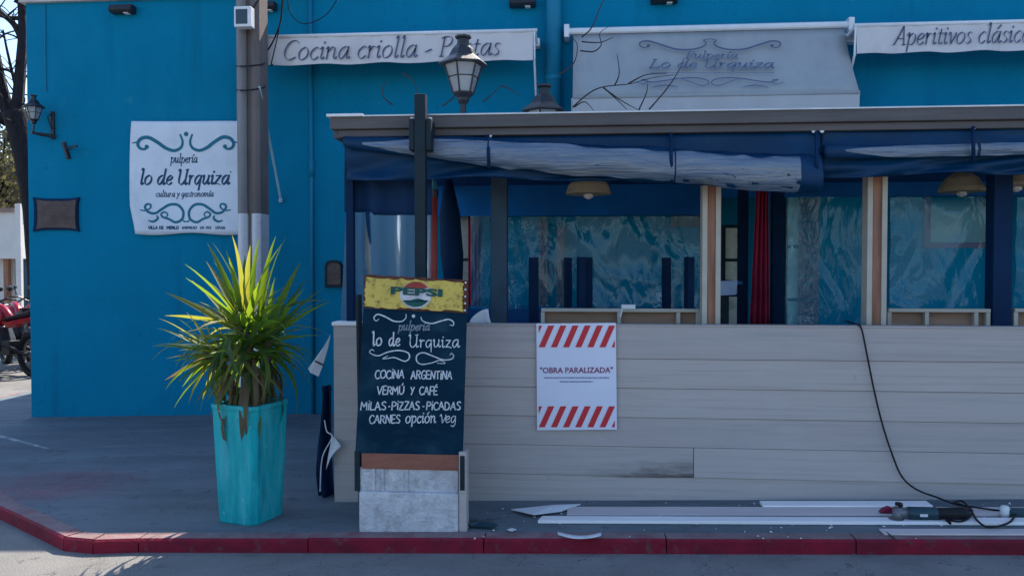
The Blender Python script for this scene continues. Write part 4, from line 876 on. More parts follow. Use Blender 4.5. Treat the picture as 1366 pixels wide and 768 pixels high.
# table with pale cloth, white things on the wall
tb = thing('small_table', 'small table with a pale blue cloth behind the left wooden post', 'table', (at(974, 420, 6.3).x, 6.3, .13))
a = at(955, 376, 6.3); b = at(984, 376, 6.3); mb = MB(); mb.span((a.x, 6.1, a.z - .015), (b.x, 6.7, a.z + .01)); mb.build('top', 'navy_board', tb, bevel=.005)
mb = MB(); mb.prism([at(956, 375, 6.09), at(984, 374, 6.09), at(982, 393, 6.09), at(960, 394, 6.09)], (0, .01, 0)); mb.build('cloth', 'cloth_pale', tb)
mb = MB(); mb.span(((a.x + b.x) / 2 - .03, 6.37, .13), ((a.x + b.x) / 2 + .03, 6.43, a.z - .016)); mb.build('leg', 'steel_dark', tb)
mb = MB(); mb.grid(8, 6, lambda u, v: at(626 + (30 - 9 * v) * u * (1 - .0 * v) + 4 * v * v, 434 - v * (22 - 12 * (1 - u) ** 2), YD + .1 + .03 * math.sin(u * 3)))
tag(mb.build('curved_sheet', 'white_cloth', smooth=True, solid=.006), 'small curved white sheet standing on the plank wall right of the chalkboard', 'sheet')
mb = MB(); mb.box(at(838, 409, YD + .32) , (.09, .06, .03)); mb.tube([at(830, 412, YD + .3), at(827, 424, YD + .3)], .008, 5)
tag(mb.build('clamp_tool', 'plastic_white', bevel=.004), 'small pale clamp resting on the low rail in the wide bay', 'tool')

# =================================================================== POLE AND WIRES
PY = 7.62
pole = thing('utility_pole', 'grooved concrete utility pole with white painted foot in front of the blue wall', 'pole', (at(332, 500, PY).x, PY, gz(at(332, 500, PY).x)))
x0, x1 = at(317, 200, PY).x, at(347.5, 200, PY).x; zb = gz(x0); zs = at(332, 285, PY).z; ztp = 8.5; wd = x1 - x0
def flange(xa, xb, za, zc, mt, bulge):
    m = MB(); k = 6; pr = [(xa + (xb - xa) * i / k, PY - bulge * math.sin(math.pi * (i + .35) / (k + .7)), za) for i in range(k + 1)]
    m.prism(pr + [(xb, PY + .2, za), (xa, PY + .2, za)], (0, 0, zc - za)); return m.build('flange', mt, pole, smooth=False)
flange(x0, x0 + wd * .42, zs, ztp, 'pole_concrete', .05); flange(x0 + wd * .6, x1, zs, ztp, 'pole_brown', .04)
m = MB(); m.span((x0 + wd * .4, PY + .02, zb - .3), (x0 + wd * .62, PY + .18, ztp)); m.build('web', 'pole_brown', pole)
flange(x0, x0 + wd * .42, zb - .3, zs, 'pole_white', .05); flange(x0 + wd * .6, x1, zb - .3, zs, 'pole_white', .04)
for yy in (86, 118):
    m = MB(); zz = at(332, yy, PY - .06).z; m.tube(smoothline([(x0 - .012, PY + .1, zz + .02), (x0 - .01, PY - .0, zz + .0), ((x0 + x1) / 2, PY - .07, zz - .02), (x1 + .01, PY, zz + .01), (x1 + .012, PY + .1, zz + .05)], 5), .007, 5); m.build('wire_tie', 'black_rubber', pole)
fl_ = thing('floodlight', 'small square floodlight with dark glass strapped to the concrete pole', 'floodlight', at(323, 36, PY - .1))
a, b = at(312, 36, PY - .18), at(334, 8, PY - .18); mb = MB(); mb.span((a.x, PY - .18, a.z), (b.x, PY - .08, b.z)); mb.build('housing', 'white_metal', fl_, bevel=.008)
mb = MB(); mb.span((a.x + .02, PY - .186, a.z + .025), (b.x - .03, PY - .1795, b.z - .03)); mb.build('glass', 'pane_dark', fl_)
mb = MB(); mb.tube([at(345, 0, PY), at(336, 14, PY - .1)], .01, 5); mb.build('cable', 'black_rubber', fl_)
mb = MB(); P = smoothline([at(387, -60, 7.7), at(377, 0, 7.7), at(374, 30, 7.75), at(362, 60, 7.8), at(346, 80, 7.88)], 6); mb.tube(P, .008, 5)
P = smoothline([at(384, -40, 7.72), at(372, 40, 7.74), at(362, 85, 7.76), at(364, 86, 7.77)], 6); mb.tube(P, .006, 5)
mb.tube(smoothline([at(384, -20, 7.9), at(386, 15, 7.95), at(405, 32, 8.0), at(435, 20, 8.05), at(455, -10, 8.1)], 6), .005, 5)
tag(mb.build('hanging_wires', 'black_rubber'), 'loose black wires hanging beside the concrete pole across the left awning', 'wires')
mb = MB(); mb.tube([at(346, 116, PY - .02), at(360, 190, 8.0), at(374, 264, 8.27)], .012, 6); mb.lathe(at(374.5, 270, 8.275), [(.018, 0), (.022, .03), (.01, .05)], 8)
tag(mb.build('stay_cord', 'cord_pale'), 'pale stay cord slanting from the concrete pole down the blue wall', 'cord')
# bare vine twigs above the roof
def twigs(label, lines, Y, r):
    m = MB()
    for L in lines:
        P = smoothline([at(x, y, Y + .12 * math.sin(x * .05)) for x, y in L], 5); n = len(P); m.tube(P, [r * (1 - .75 * i / n) for i in range(n)], 5)
    tag(m.build('bare_vine', 'twig'), label, 'plant')
twigs('bare dry vine branches growing over the terrace roof in front of the sloping awning', [[(764, 143), (785, 125), (805, 116), (840, 112), (870, 104), (900, 100)], [(820, 114), (826, 98), (823, 72)], [(805, 117), (822, 132), (836, 146)], [(806, 118), (830, 135), (852, 147)], [(852, 147), (862, 125), (864, 112)], [(866, 146), (890, 118), (907, 92), (912, 78)], [(838, 112), (862, 100), (890, 98)], [(766, 143), (780, 136), (792, 148)], [(776, 56), (800, 57), (818, 50)], [(774, 68), (792, 69), (802, 60), (800, 45), (812, 36)], [(776, 50), (790, 36), (806, 0), (828, -8)]], 6.6, .007)
twigs('thin dead tendrils curling above the left end of the terrace roof', [[(536, 98), (552, 108), (556, 125)], [(524, 140), (512, 130), (510, 118), (516, 108)], [(590, 142), (605, 130), (612, 118), (604, 104), (598, 100)], [(645, 136), (656, 126), (668, 114)], [(668, 114), (682, 120), (694, 128)], [(745, 100), (765, 85), (770, 60), (758, 46)]], 6.2, .006)

# =================================================================== CHALKBOARD SIGN
gb = gnd(548, 710); YB = gb.y
p0 = at(546, 606, YB + .03); NB = Vector((0, -math.cos(R(8)), math.sin(R(8))))
cs = thing('chalkboard_sign', 'tall dark chalkboard with a rusty yellow drink header on a white block base', 'sign board', (gb.x, YB, gb.z))
def cmap(px, py, off=.0): return onplane(px, py, p0 + NB * off, NB)
def slab(q, off, th, name, mt, bev=0, par=None):
    m = MB(); m.prism([cmap(*p, off) for p in q], NB * -th); return m.build(name, mt, par or cs, bevel=bev)
slab(((484.5, 411), (622.5, 417), (617, 606), (473.5, 606)), 0, .022, 'chalkboard', 'chalkboard', .003)
def ragged(q, amp, n=16):
    out = []
    for i in range(4):
        a, b = Vector(q[i]), Vector(q[(i + 1) % 4])
        for k in range(n): p = a.lerp(b, k / n); out.append((p.x + random.uniform(-amp, amp), p.y + random.uniform(-amp, amp)))
    return out
HQ = ((486.5, 366), (624.5, 374), (623, 417.5), (484, 410.5))
slab(ragged(HQ, .7), .006, .026, 'header_plate', 'rust')
hp = slab(ragged(((489, 370), (618, 376.5), (617.5, 415), (485.5, 409)), 1.5, 22), .0075, .0012, 'header_paint', 'sign_yellow')
def hm(px, py, off=.011): return cmap(px, py, off)
def cc(x, y): return (470 + x / 5.297, 355 + y / 5.297)
mb = MB(); cx, cy = cc(448, 205)
mb.add([hm(cx + 21 * math.cos(t * math.pi / 12), cy + 18 * math.sin(t * math.pi / 12), .009) for t in range(24)], [tuple(range(24))]); mb.build('emblem', 'board_white', cs)
mb = MB(); arcp = [(cx + 18.5 * math.cos(t * math.pi / 14), cy + 15.5 * math.sin(t * math.pi / 14)) for t in range(15)]
arcp = [p for p in arcp if p[1] > cy + 3.5]; wav = [(cx - 17 + 34 * k / 8, cy + 6.5 + 2.2 * math.sin(k * .8 + 1)) for k in range(9)]
mb.add([hm(*p) for p in arcp + wav], [tuple(range(len(arcp) + len(wav)))]); mb.build('emblem_lower', 'sign_green', cs)
mb = MB(); top = [(cx + 18 * math.cos(-t * math.pi / 14), cy - 3 + 15 * math.sin(-t * math.pi / 14)) for t in range(15)]; top = [p for p in top if p[1] < cy - 9.5]
mb.add([hm(*p, .0125) for p in top], [tuple(range(len(top)))]); mb.build('emblem_upper', 'sign_red', cs)
o0 = hm(*cc(270, 197), .014); o1 = hm(*cc(636, 218), .014); u0 = hm(*cc(272, 142), .014)
flattext('PEPSI', 'lettering', 'sign_green', cs, o0, (o1 - o0).normalized(), (u0 - o0).normalized(), (o1 - o0).length, (u0 - o0).length, .045)
for k in range(5):
    c = cmap(621.3 - k * .25, 377 + k * 9.2, .008); m = MB(); m.tube([c, c + NB * .004], .006, 8); m.build('rivet', 'zinc', cs)
mb = MB()
for L in ([(188, 372), (168, 386), (152, 364), (178, 340), (230, 355), (290, 386), (345, 390), (376, 368), (380, 338)], [(484, 358), (500, 388), (560, 404), (630, 386), (680, 375), (714, 393), (712, 418), (690, 414)]):
    scroll(mb, [cc(*p) for p in L], swell(.45, .95), lambda x, y: cmap(x, y, .003))
for L in ([(155, 600), (140, 588), (122, 608), (180, 632), (250, 606), (330, 594), (394, 612), (402, 648), (370, 670), (300, 645), (250, 650), (215, 652), (250, 632)], [(690, 630), (698, 614), (716, 632), (700, 655), (640, 660), (560, 630), (500, 610), (458, 628), (455, 668), (490, 692), (560, 682), (620, 664), (655, 686), (600, 684)]):
    scroll(mb, [cc(*p) for p in L], swell(.4, .85), lambda x, y: cmap(x, y, .003))
mb.build('chalk_scroll', 'chalk', cs); mb = MB()
disc(mb, *cc(432, 352), 2.3, lambda x, y: cmap(x, y, .003), 9)
k3 = lambda x, y: cmap(x, y, .003)
mb.build('chalk_scroll', 'chalk', cs); mb = MB()
x_, y_ = cc(140, 558)
write(mb, 'lo', x_, cc(212, 0)[0], y_, 20.5, k3, .95, GL, .03, None, jit=.03); mb.build('chalk_word', 'chalk', cs); mb = MB(); write(mb, 'de', cc(255, 0)[0], cc(340, 0)[0], cc(0, 560)[1], 20.5, k3, .9, GL, .03, None, jit=.03); mb.build('chalk_word', 'chalk', cs); mb = MB()
write(mb, 'Urquiza', cc(398, 0)[0], cc(760, 0)[0], cc(0, 572)[1], 20, k3, .72, GL, .02, None, jit=.03)
def c6(x): return 465 + x / 5.486
def y6(y): return 480 + y / 5.486
mb.build('chalk_word', 'chalk', cs); mb = MB()
for s, a, b, y in (('COCINA', 190, 408, 134), ('ARGENTINA', 455, 758, 140), ('VERMÚ', 205, 408, 250), ('Y', 450, 478, 252), ('CAFÉ', 515, 652, 254), ('MILAS', 85, 275, 364), ('·', 282, 310, 362), ('PIZZAS', 312, 520, 364), ('·', 532, 560, 362), ('PICADAS', 566, 820, 364), ('CARNES', 148, 378, 462)):
    write(mb, s, c6(a), c6(b), y6(y), 15.2, k3, .78, HC, .06, None, jit=.06); mb.build('chalk_word', 'chalk', cs); mb = MB()
write(mb, 'opción', c6(414), c6(640), y6(458), 17.5, k3, .8, GL, .06, None, jit=.04); mb.build('chalk_word', 'chalk', cs); mb = MB()
write(mb, 'v', c6(665), c6(715), y6(460), 22, k3, .62, GL, .06, None); write(mb, 'eg', c6(705), c6(790), y6(456), 17, k3, .6, GL, .06, None)
mb.build('chalk_word', 'chalk', cs)
mb = MB(); write(mb, 'pulperia', cc(322, 0)[0], cc(545, 0)[0], cc(0, 452)[1], 13.5, k3, .7, dict(GL, **{}), .25, None, jit=.05)
mb.build('chalk_word', 'chalk_faint', cs)
# base: posts, rust rail and two white panels
def cb(px, py, Y=YB): return at(px, py, Y)
a = cb(481, 626, YB); b = cb(611, 608, YB)
mb = MB(); mb.span((a.x, YB + .02, a.z), (b.x, YB + .055, b.z)); mb.build('rail', 'rail_rust', cs, bevel=.003)
mb = MB(); q0 = cb(478, 658, YB); q1 = cb(610, 627, YB); mb.span((q0.x, YB + .03, q0.z + .001), (q1.x, YB + .07, q1.z)); mb.build('upper_panel', 'board_white', cs, bevel=.004)
for px in (497, 509, 541):
    c = cb(px, 640, YB); mb = MB(); mb.span((c.x - .008, YB + .022, q0.z + .008), (c.x + .008, YB + .0295, q1.z - .003)); mb.build('batten', 'board_white', cs)
mb = MB(); q0 = cb(479, 714, YB); q1 = cb(611, 658.5, YB); zl = gz(q0.x); mb.span((q0.x, YB, zl - .01), (q1.x, YB + .3, q1.z)); mb.build('base_block', 'board_white', cs, bevel=.008)
a = cb(611.5, 608, YB); b = cb(622, 608, YB); mb = MB(); mb.span((a.x, YB + .01, gz(a.x) - .01), (b.x, YB + .1, a.z + .02)); mb.build('side_board', 'plank_grey', cs, bevel=.004)
mb = MB(); c = cb(613.5, 608, YB); d = cb(619.5, 654, YB); mb.span((c.x, YB + .002, d.z), (d.x, YB + .0095, c.z)); mb.build('bracket', 'steel_dark', cs)
a = cb(471.5, 608, YB); b = cb(478.5, 656, YB); mb = MB(); mb.span((a.x, YB + .02, b.z), (b.x, YB + .06, a.z + .02)); mb.build('bracket', 'steel_dark', cs)
mb = MB(); a = cb(479, 640, YB + .3); b = cb(618, 640, YB + .3)
for x in (a.x + .03, b.x - .03): mb.tube([(x, YB + .27, gz(x)), (x, YB + .2, 1.3)], .018, 6)
mb.build('back_stay', 'steel_dark', cs)

# =================================================================== NOTICE ON THE PLANK WALL
NY = YD - .032
no = thing('stop_work_notice', 'white and red striped notice reading OBRA PARALIZADA fixed to the plank wall', 'notice', at(769, 573, NY))
Q = ((715.5, 431.5), (821.5, 430.5), (823, 572.5), (716.5, 573.5))
mb = MB(); mb.prism([at(x, y, NY) for x, y in Q], (0, .006, 0)); mb.build('sheet', 'notice_white', no)
def nm(px, py): return at(px, py, NY - .0025)
def clipx(poly, xm, keep):
    out = []
    for i in range(len(poly)):
        a, b = poly[i], poly[(i + 1) % len(poly)]
        ia, ib = keep * (a[0] - xm) >= 0, keep * (b[0] - xm) >= 0
        if ia: out.append(a)
        if ia != ib: t = (xm - a[0]) / (b[0] - a[0]); out.append((xm, a[1] + (b[1] - a[1]) * t))
    return out
for (yt, yb) in ((434, 463), (541.5, 569.5)):
    x = 702.5
    while x < 835:
        P = [(x + 12.7, yt), (x + 20.7, yt), (x + 8, yb), (x, yb)]; P = clipx(clipx(P, 718.6, 1), 820.2, -1)
        if len(P) > 2: mb = MB(); mb.add([nm(*p) for p in P], [tuple(range(len(P)))]); mb.build('stripe', 'notice_red', no)
        x += 16.2
o0, o1, u0 = nm(720.5, 497.6), nm(817.5, 497.2), nm(720.5, 489.6)
flattext('"OBRA PARALIZADA"', 'lettering', 'notice_ink', no, o0, (o1 - o0).normalized(), Vector((0, 0, 1)), (o1 - o0).length, (u0 - o0).length, .02)
mb = MB()
for (a, b, y) in ((726, 813, 503.6), (747, 790, 508.8)):      # two lines too small to read
    x = a
    while x < b:
        e = min(b, x + random.uniform(1.6, 5)); q = x
        while q < e: ribbon(mb, [(q, y + .8), (q + .2, y - .8)], .22, nm); ribbon(mb, [(q, y + random.choice((-.6, 0, .6))), (q + .8, y)], .22, nm); q += .9
        x = e + 1
tag(mb.build('small_print', 'notice_small', no), kind='stuff')

# =================================================================== PLANTER
pb = gnd(324, 698); PX, PYY = pb.x, pb.y + .12
pot = thing('planter_pot', 'tall teal glazed square pot on the sidewalk left of the terrace', 'pot', (PX, PYY, gz(PX)))
zt = at(330, 535, PYY).z; z0 = gz(PX) - .005; hh = zt - z0; rt, rb_ = .168, .14; ang = R(17)
def sqring(half, z, c=.03):
    pts = []
    for i, (sx, sy) in enumerate(((-1, -1), (1, -1), (1, 1), (-1, 1))):
        for (dx, dy) in (((0, c), (c, 0)), ((-c, 0), (0, c)), ((0, -c), (-c, 0)), ((c, 0), (0, -c)))[i]:
            p = Vector((sx * half + dx, sy * half + dy, 0)); p.rotate(Euler((0, 0, -ang))); pts.append(Vector((PX, PYY, z)) + p)
    return pts
mb = MB(); lv = [(rb_ - .006, z0), (rb_, z0 + .012), (rb_ + (rt - rb_) * .5, z0 + hh * .5), (rt - .004, zt - .03), (rt + .001, zt - .024), (rt + .001, zt), (rt - .025, zt), (rt - .035, zt - .1)]
vs = [p for h_, z in lv for p in sqring(h_, z)]; n = 8
mb.add(vs, [(i * n + k, i * n + (k + 1) % n, (i + 1) * n + (k + 1) % n, (i + 1) * n + k) for i in range(7) for k in range(n)] + [tuple(range(n))[::-1]])
mb.build('body', 'pot_teal', pot, bevel=.006)
mb = MB(); mb.add(sqring(rt - .03, zt - .05), [tuple(range(8))]); mb.build('soil', 'soil', pot)
yu = thing('yucca_plant', 'spiky green yucca with sunlit yellow green leaves growing in the teal pot', 'plant', (PX, PYY, zt - .05))
def leafmesh(name, bend, width, mt):
    m = MB(); n = 8; vs = []
    for i in range(n + 1):
        t = i / n; wd = width * (min(1, .45 + t * 2.2)) * (1 - t ** 2.4) + .0015; x = math.sin(bend * t * t) * t; z = math.cos(bend * t * t * .9) * t
        vs += [Vector((x - wd * .16, -wd, z)), Vector((x + wd * .12, 0, z)), Vector((x - wd * .16, wd, z))]
    m.add(vs, [(i * 3 + k, i * 3 + k + 1, i * 3 + k + 4, i * 3 + k + 3) for i in range(n) for k in (0, 1)])
    o = m.build(name, mt, base=(0, 0, 0), smooth=True); me = o.data; bpy.data.objects.remove(o); return me
LM = {k: [leafmesh('leaf', b, w_, mt) for b, w_ in ((.12, .044), (.34, .048), (.8, .046), (1.4, .05))] for k, mt in (('g', 'leaf_green'), ('o', 'leaf_olive'), ('d', 'leaf_dry'))}
def leaf(c, d, ln, kind, b, twist=0):
    o = bpy.data.objects.new('leaf', LM[kind][b]); COL.objects.link(o); o.parent = yu
    q = d.normalized().to_track_quat('Z', 'Y')
    # bend plane: local +x should point downwards
    M = q.to_matrix(); dn = Vector((0, 0, -1)); lx = M.transposed() @ dn; a = math.atan2(lx.y, lx.x)
    M = M @ Matrix.Rotation(a + twist, 3, 'Z')
    o.matrix_local = Matrix.Translation(Vector(c) - WL[yu]) @ M.to_4x4() @ Matrix.Diagonal((ln, ln, ln, 1))
rnd = random.Random(5)
def rosette(c, axis, n, lmin, lmax, spread0, spread1, kinds, br):
    axis = axis.normalized(); ax = axis.to_track_quat('Z', 'Y').to_matrix()
    for i in range(n):
        t = (i + rnd.random()) / n; th = spread0 + (spread1 - spread0) * t ** .8; ph = i * 2.39996 + rnd.uniform(-.4, .4)
        d = ax @ Vector((math.sin(th) * math.cos(ph), math.sin(th) * math.sin(ph), math.cos(th)))
        ln = (lmin + (lmax - lmin) * rnd.random() * (1 - .25 * t)) * rnd.choice((1, 1, .75, 1.12)); leaf(c + d * .02 - axis * .12 * t, d, ln, rnd.choice(kinds), min(3, max(0, int(t * 2.6 + rnd.uniform(-.3, .6)))) if br is None else br, rnd.uniform(-.7, .7))
H1, H2, H3 = at(326, 432, PYY - .02), at(280, 468, PYY - .1), at(358, 452, PYY + .1)
rosette(H1, Vector((-.02, 0, 1)), 70, .33, .56, R(4), R(112), 'gggo', None)
rosette(H3, Vector((.45, .25, .9)), 58, .28, .44, R(8), R(120), 'ggg', None)
rosette(H2, Vector((-.75, -.05, .5)), 42, .2, .36, R(10), R(105), 'ggoo', None)
rosette(at(318, 470, PYY - .12), Vector((0, -.6, .5)), 38, .24, .36, R(20), R(120), 'ggo', None)
for i in range(46):      # dead leaves hanging down
    ph = rnd.uniform(0, 2 * math.pi); c = Vector((PX + .13 * math.cos(ph), PYY + .1 * math.sin(ph), zt + rnd.uniform(.02, .3))); leaf(c, Vector((math.cos(ph) * .6, math.sin(ph) * .6, -1 + rnd.uniform(-.3, .5))), rnd.uniform(.24, .46), rnd.choice('dddo'), rnd.choice((1, 2, 2)))
for (px, py, qx, qy, ln, kd) in ((300, 432, 221, 384, .43, 'o'), (330, 440, 258, 345, .52, 'g'), (326, 440, 283, 320, .57, 'g'), (336, 440, 298, 318, .56, 'g'), (336, 440, 336, 314, .54, 'g'), (345, 440, 357, 312, .56, 'g'), (348, 440, 366, 312, .56, 'g'), (318, 445, 263, 368, .4, 'o'), (300, 430, 223, 416, .33, 'o'), (350, 450, 402, 346, .5, 'g'), (352, 460, 420, 380, .44, 'g'), (350, 455, 412, 430, .32, 'g')):
    a = at(px, py, PYY); b = at(qx, qy, PYY - .05); leaf(a, b - a, (b - a).length, kd, 0, rnd.uniform(-1.2, 1.2))
for k in range(11):
    a = at(rnd.uniform(285, 312), rnd.uniform(450, 475), PYY - .08); b = at(rnd.uniform(212, 262), rnd.uniform(430, 535), PYY - rnd.uniform(.0, .2)); leaf(a, b - a, (b - a).length * rnd.uniform(.8, 1.05), rnd.choice('ogod'), rnd.choice((0, 1, 2)), rnd.uniform(-1.4, 1.4))
base = Vector((PX, PYY, zt - .06))
for H, dx in ((H1, .02), (H2, -.06), (H3, .07)):
    mb = MB(); b0 = base + Vector((dx, 0, 0)); P = smoothline([b0, b0.lerp(H, .5) + Vector((0, 0, .04)), H], 5); mb.tube(P, [.035 * (1 + .2 * math.sin(i * 2.1)) for i in range(len(P))], 8); mb.build('stem', 'yucca_stem', yu, smooth=True)

# =================================================================== TORN SHEETS AND CLOTH AT THE LEFT END
mb = MB(); P = [at(441, 446, 5.2), at(432, 462, 5.16), at(411, 491, 5.1), at(414, 497, 5.08), at(425, 502, 5.1), at(431, 486, 5.14), at(438, 462, 5.18)]
mb.add(P, [tuple(range(len(P)))])
t1 = thing('torn_sheet', 'torn white sheet flapping from the left end of the terrace at chest height', 'sheet', at(425, 502, 5.15), 'torn white sheets')
mb.build('flap', 'white_cloth', t1, solid=.004)
mb = MB(); mb.tube([at(420, 481, 5.11), at(432, 487, 5.12)], .005, 5); mb.build('fold', 'steel_dark', t1)
mb = MB(); mb.grid(6, 6, lambda u, v: at(443 + 14 * u * (1 - abs(v - .4)) - 8 * v * (1 - u) - 6 * v * u * v, 580 + 46 * v * (1 - .45 * u) - 2 * u + 12 * u * (1 - v), 5.0 + .03 * math.sin(u * 4 + v * 3)))
tag(mb.build('torn_sheet', 'white_cloth', solid=.004, smooth=True), 'triangular torn white sheet hanging low at the left end of the plank wall', 'sheet', 'torn white sheets')
mb = MB(); mb.grid(10, 14, lambda u, v: Vector((at(426 + 19 * u - 6 * math.sin(v * 5) * (1 - u), 540, 5.22).x, 5.2 + .05 * math.sin(u * 9 + v * 3) + .02 * noise.noise(Vector((u * 4, v * 4, 0))), at(435, 664 - 150 * v, 5.2).z)))
tag(mb.build('hanging_cloth', 'navy_dark', smooth=True, solid=.004), 'dark crumpled cloth hanging down the left end of the terrace', 'cloth')
mb = MB(); mb.tube(smoothline([at(433, 560, 5.12), at(436, 575, 5.1), at(443, 583, 5.08), at(430, 610, 5.1), at(427, 655, 5.1)], 5), .004, 5); tag(mb.build('loose_string', 'plastic_white'), 'thin pale string dangling over the dark cloth', 'string')

# =================================================================== THINGS LYING ON THE SIDEWALK
def lying_plank(label, px, py, length, wd, th, mt, rot=0, lift=0, tip=0):
    g = gnd(px, py); t = MB(); M = Matrix.Rotation(rot, 3, 'Z'); q = [(tip, 0), (length, 0), (length, wd), (0, wd)]
    pts = [g + M @ Vector((x, y, 0)) for x, y in q]; pts = [Vector((p.x, p.y, gz(p.x, .003 + lift))) for p in pts]
    t.prism(pts, (0, 0, th)); o = t.build('loose_plank', mt, bevel=.003); tag(o, label, 'plank', 'loose planks on the sidewalk'); return o
lying_plank('long white plank lying nearest the kerb in front of the terrace', 722, 698.5, 3.2, .088, .018, 'plank_white', R(-.9), 0, -.02)
lying_plank('long greyish plank lying just behind the long white plank', 756, 688.5, 3.1, .15, .012, 'plank_pink', R(-.6))
lying_plank('short white plank lying against the foot of the plank wall under the tool', 1018, 679, .95, .1, .02, 'plank_white', R(-.4), .0)
lying_plank('pale plank along the kerb at the right edge', 1180, 714.5, 1.6, .085, .01, 'plank_pink', R(-.2))
def scrap(label, pts, mt, h=.02):
    m = MB(); n = len(pts); top = [gnd(*p, .006 + h * random.uniform(.1, 1)) for p in pts]; cx = sum((p for p in top), Vector()) / n
    m.add(top + [cx + Vector((0, 0, h * .4))], [(i, (i + 1) % n, n) for i in range(n)]); tag(m.build('offcut', mt, solid=.004), label, 'offcut', 'scraps on the sidewalk')
scrap('pale pointed offcut lying behind the plank ends', ((682, 679), (712, 686), (748, 682), (775, 672), (740, 673)), 'white_cloth')
scrap('small dark scrap behind the pale pointed offcut', ((745, 675), (770, 674), (772, 677), (742, 679)), 'steel_dark', .01)
scrap('dark teal scrap beside the chalkboard base', ((622, 698), (626, 692), (652, 695), (664, 699), (660, 703), (630, 702)), 'tool_teal', .03)
scrap('small white chip near the kerb right of the chalkboard', ((676, 706), (684, 704), (689, 706), (682, 708)), 'plastic_white', .01)
mb = MB(); mb.grid(14, 2, lambda u, v: gnd(744 + 58 * u, 705 + 9 * math.sin(u * 2.2 + .4) + 4 * v, .012 + .02 * abs(math.sin(u * 5)))); tag(mb.build('curled_strip', 'white_cloth', solid=.003, smooth=True), 'curled white strip on the sidewalk in front of the long white plank', 'offcut', 'scraps on the sidewalk')
mb = MB(); mb.tube([gnd(1182, 709, .012), gnd(1196, 720, .008)], .004, 5); tag(mb.build('twig', 'twig'), 'thin dark twig lying by the kerb', 'twig')
mb = MB(); rg = random.Random(4)
for k in range(150):
    c = gnd(rg.uniform(630, 1366), rg.choice((rg.uniform(670, 718), rg.gauss(690, 8))), .003); q = rg.uniform(.003, .012); a = rg.uniform(0, 3.1); u = Vector((math.cos(a), math.sin(a), 0)) * q; v = Vector((-math.sin(a), math.cos(a), 0)) * q * rg.uniform(.3, .8)
    mb.add([c - u, c - v, c + u, c + v, c + Vector((0, 0, q * .5))], [(0, 1, 4), (1, 2, 4), (2, 3, 4), (3, 0, 4)])
tag(mb.build('wood_chips', 'plank_white', base=gnd(1000, 700)), 'small pale chips and sawdust scattered around the loose planks', 'wood chips', kind='stuff')
# angle grinder
g = gnd(1245, 686, .05); gr = thing('angle_grinder', 'dark teal angle grinder with grey head lying on the short white plank', 'power tool', (g.x, g.y, g.z - .05))
g = g + Vector((0, .02, .0))
mb = MB(); mb.tube([g + Vector((-.13, 0, .0)), g + Vector((-.12, 0, 0)), g + Vector((.02, 0, 0)), g + Vector((.03, 0, 0))], [.028, .036, .036, .03], 12); mb.build('body', 'tool_teal', gr, smooth=True)
mb = MB(); mb.tube([g + Vector((.03, 0, .0)), g + Vector((.06, 0, .004)), g + Vector((.16, 0, .004)), g + Vector((.19, 0, .004))], [.033, .03, .036, .028], 12); mb.build('handle', 'black_rubber', gr, smooth=True)
mb = MB(); mb.tube([g + Vector((-.2, 0, 0)), g + Vector((-.13, 0, 0))], [.024, .03], 10); mb.lathe(g + Vector((-.18, 0, -.045)), [(.024, 0), (.028, .03), (.024, .075)], 12); mb.build('gear_head', 'tool_grey', gr, smooth=True)
mb = MB(); mb.lathe(g + Vector((-.185, 0, -.05)), [(.04, 0), (.04, .018), (.026, .022)], 18); mb.build('guard', 'tool_grey', gr)
mb = MB(); mb.span(g + Vector((-.075, -.038, -.008)), g + Vector((-.035, -.035, .006))); mb.build('badge', 'plastic_white', gr)
mb = MB(); mb.tube(smoothline([g + Vector((-.17, 0, .03)), g + Vector((-.16, 0, .045)), g + Vector((-.19, .0, .05))], 4), .011, 8); mb.build('side_handle', 'black_rubber', gr, smooth=True)
rs = MB(); a = gnd(1174, 684, .02); rs.prism([a, a + Vector((.02, 0, .022)), a + Vector((.05, 0, .035)), a + Vector((.1, 0, .018)), a + Vector((.14, 0, 0))], (0, .04, 0)); tag(rs.build('red_wedge', 'plastic_red', bevel=.006), 'dark red plastic piece lying left of the angle grinder', 'plastic piece')
# cable over the wall
C = smoothline([at(1128, 428, YD + .3), at(1138, 431, YD + .04), at(1145, 433, YD - .005), at(1150, 441, YD - .035), at(1157, 475, YD - .035), at(1166, 520, YD - .035), at(1177, 565, YD - .035), at(1190, 605, YD - .036), at(1203, 635, YD - .04), at(1222, 652, YD - .06), at(1250, 663, YD - .11), at(1275, 672, YD - .17), gnd(1300, 676, .03), gnd(1330, 680, .02), gnd(1350, 681, .02)], 6)
mb = MB(); mb.tube(C, .0055, 7)
tag(mb.build('power_cable', 'black_rubber', smooth=True), 'long black cable dropping over the plank wall to the tool on the sidewalk', 'cable')
mb = MB(); mb.tube(smoothline([gnd(1258, 683, .05), gnd(1262, 692, .032), gnd(1268, 698, .03), gnd(1263, 690, .03), gnd(1266, 693, .03), gnd(1282, 695, .03), gnd(1294, 688, .03), gnd(1296, 679, .03), gnd(1280, 672, .03), gnd(1272, 670, .05), gnd(1284, 668, .05), gnd(1296, 682, .032), gnd(1305, 695, .03), gnd(1320, 703, .03), gnd(1345, 697, .03), gnd(1355, 686, .03), gnd(1362, 682, .03)], 6), 0.0058, 7)
tag(mb.build('tool_cord', 'black_rubber', smooth=True), 'coiled black cord of the angle grinder looping over the planks', 'cable')
g = gnd(1352, 684, .03); es = thing('extension_socket', 'dark extension socket with a white plug at the right edge of the sidewalk', 'extension lead', (g.x, g.y, g.z - .03))
mb = MB(); mb.span(g + Vector((-.03, -.03, -.025)), g + Vector((.2, .03, .025))); mb.build('block', 'tool_teal', es, bevel=.008)
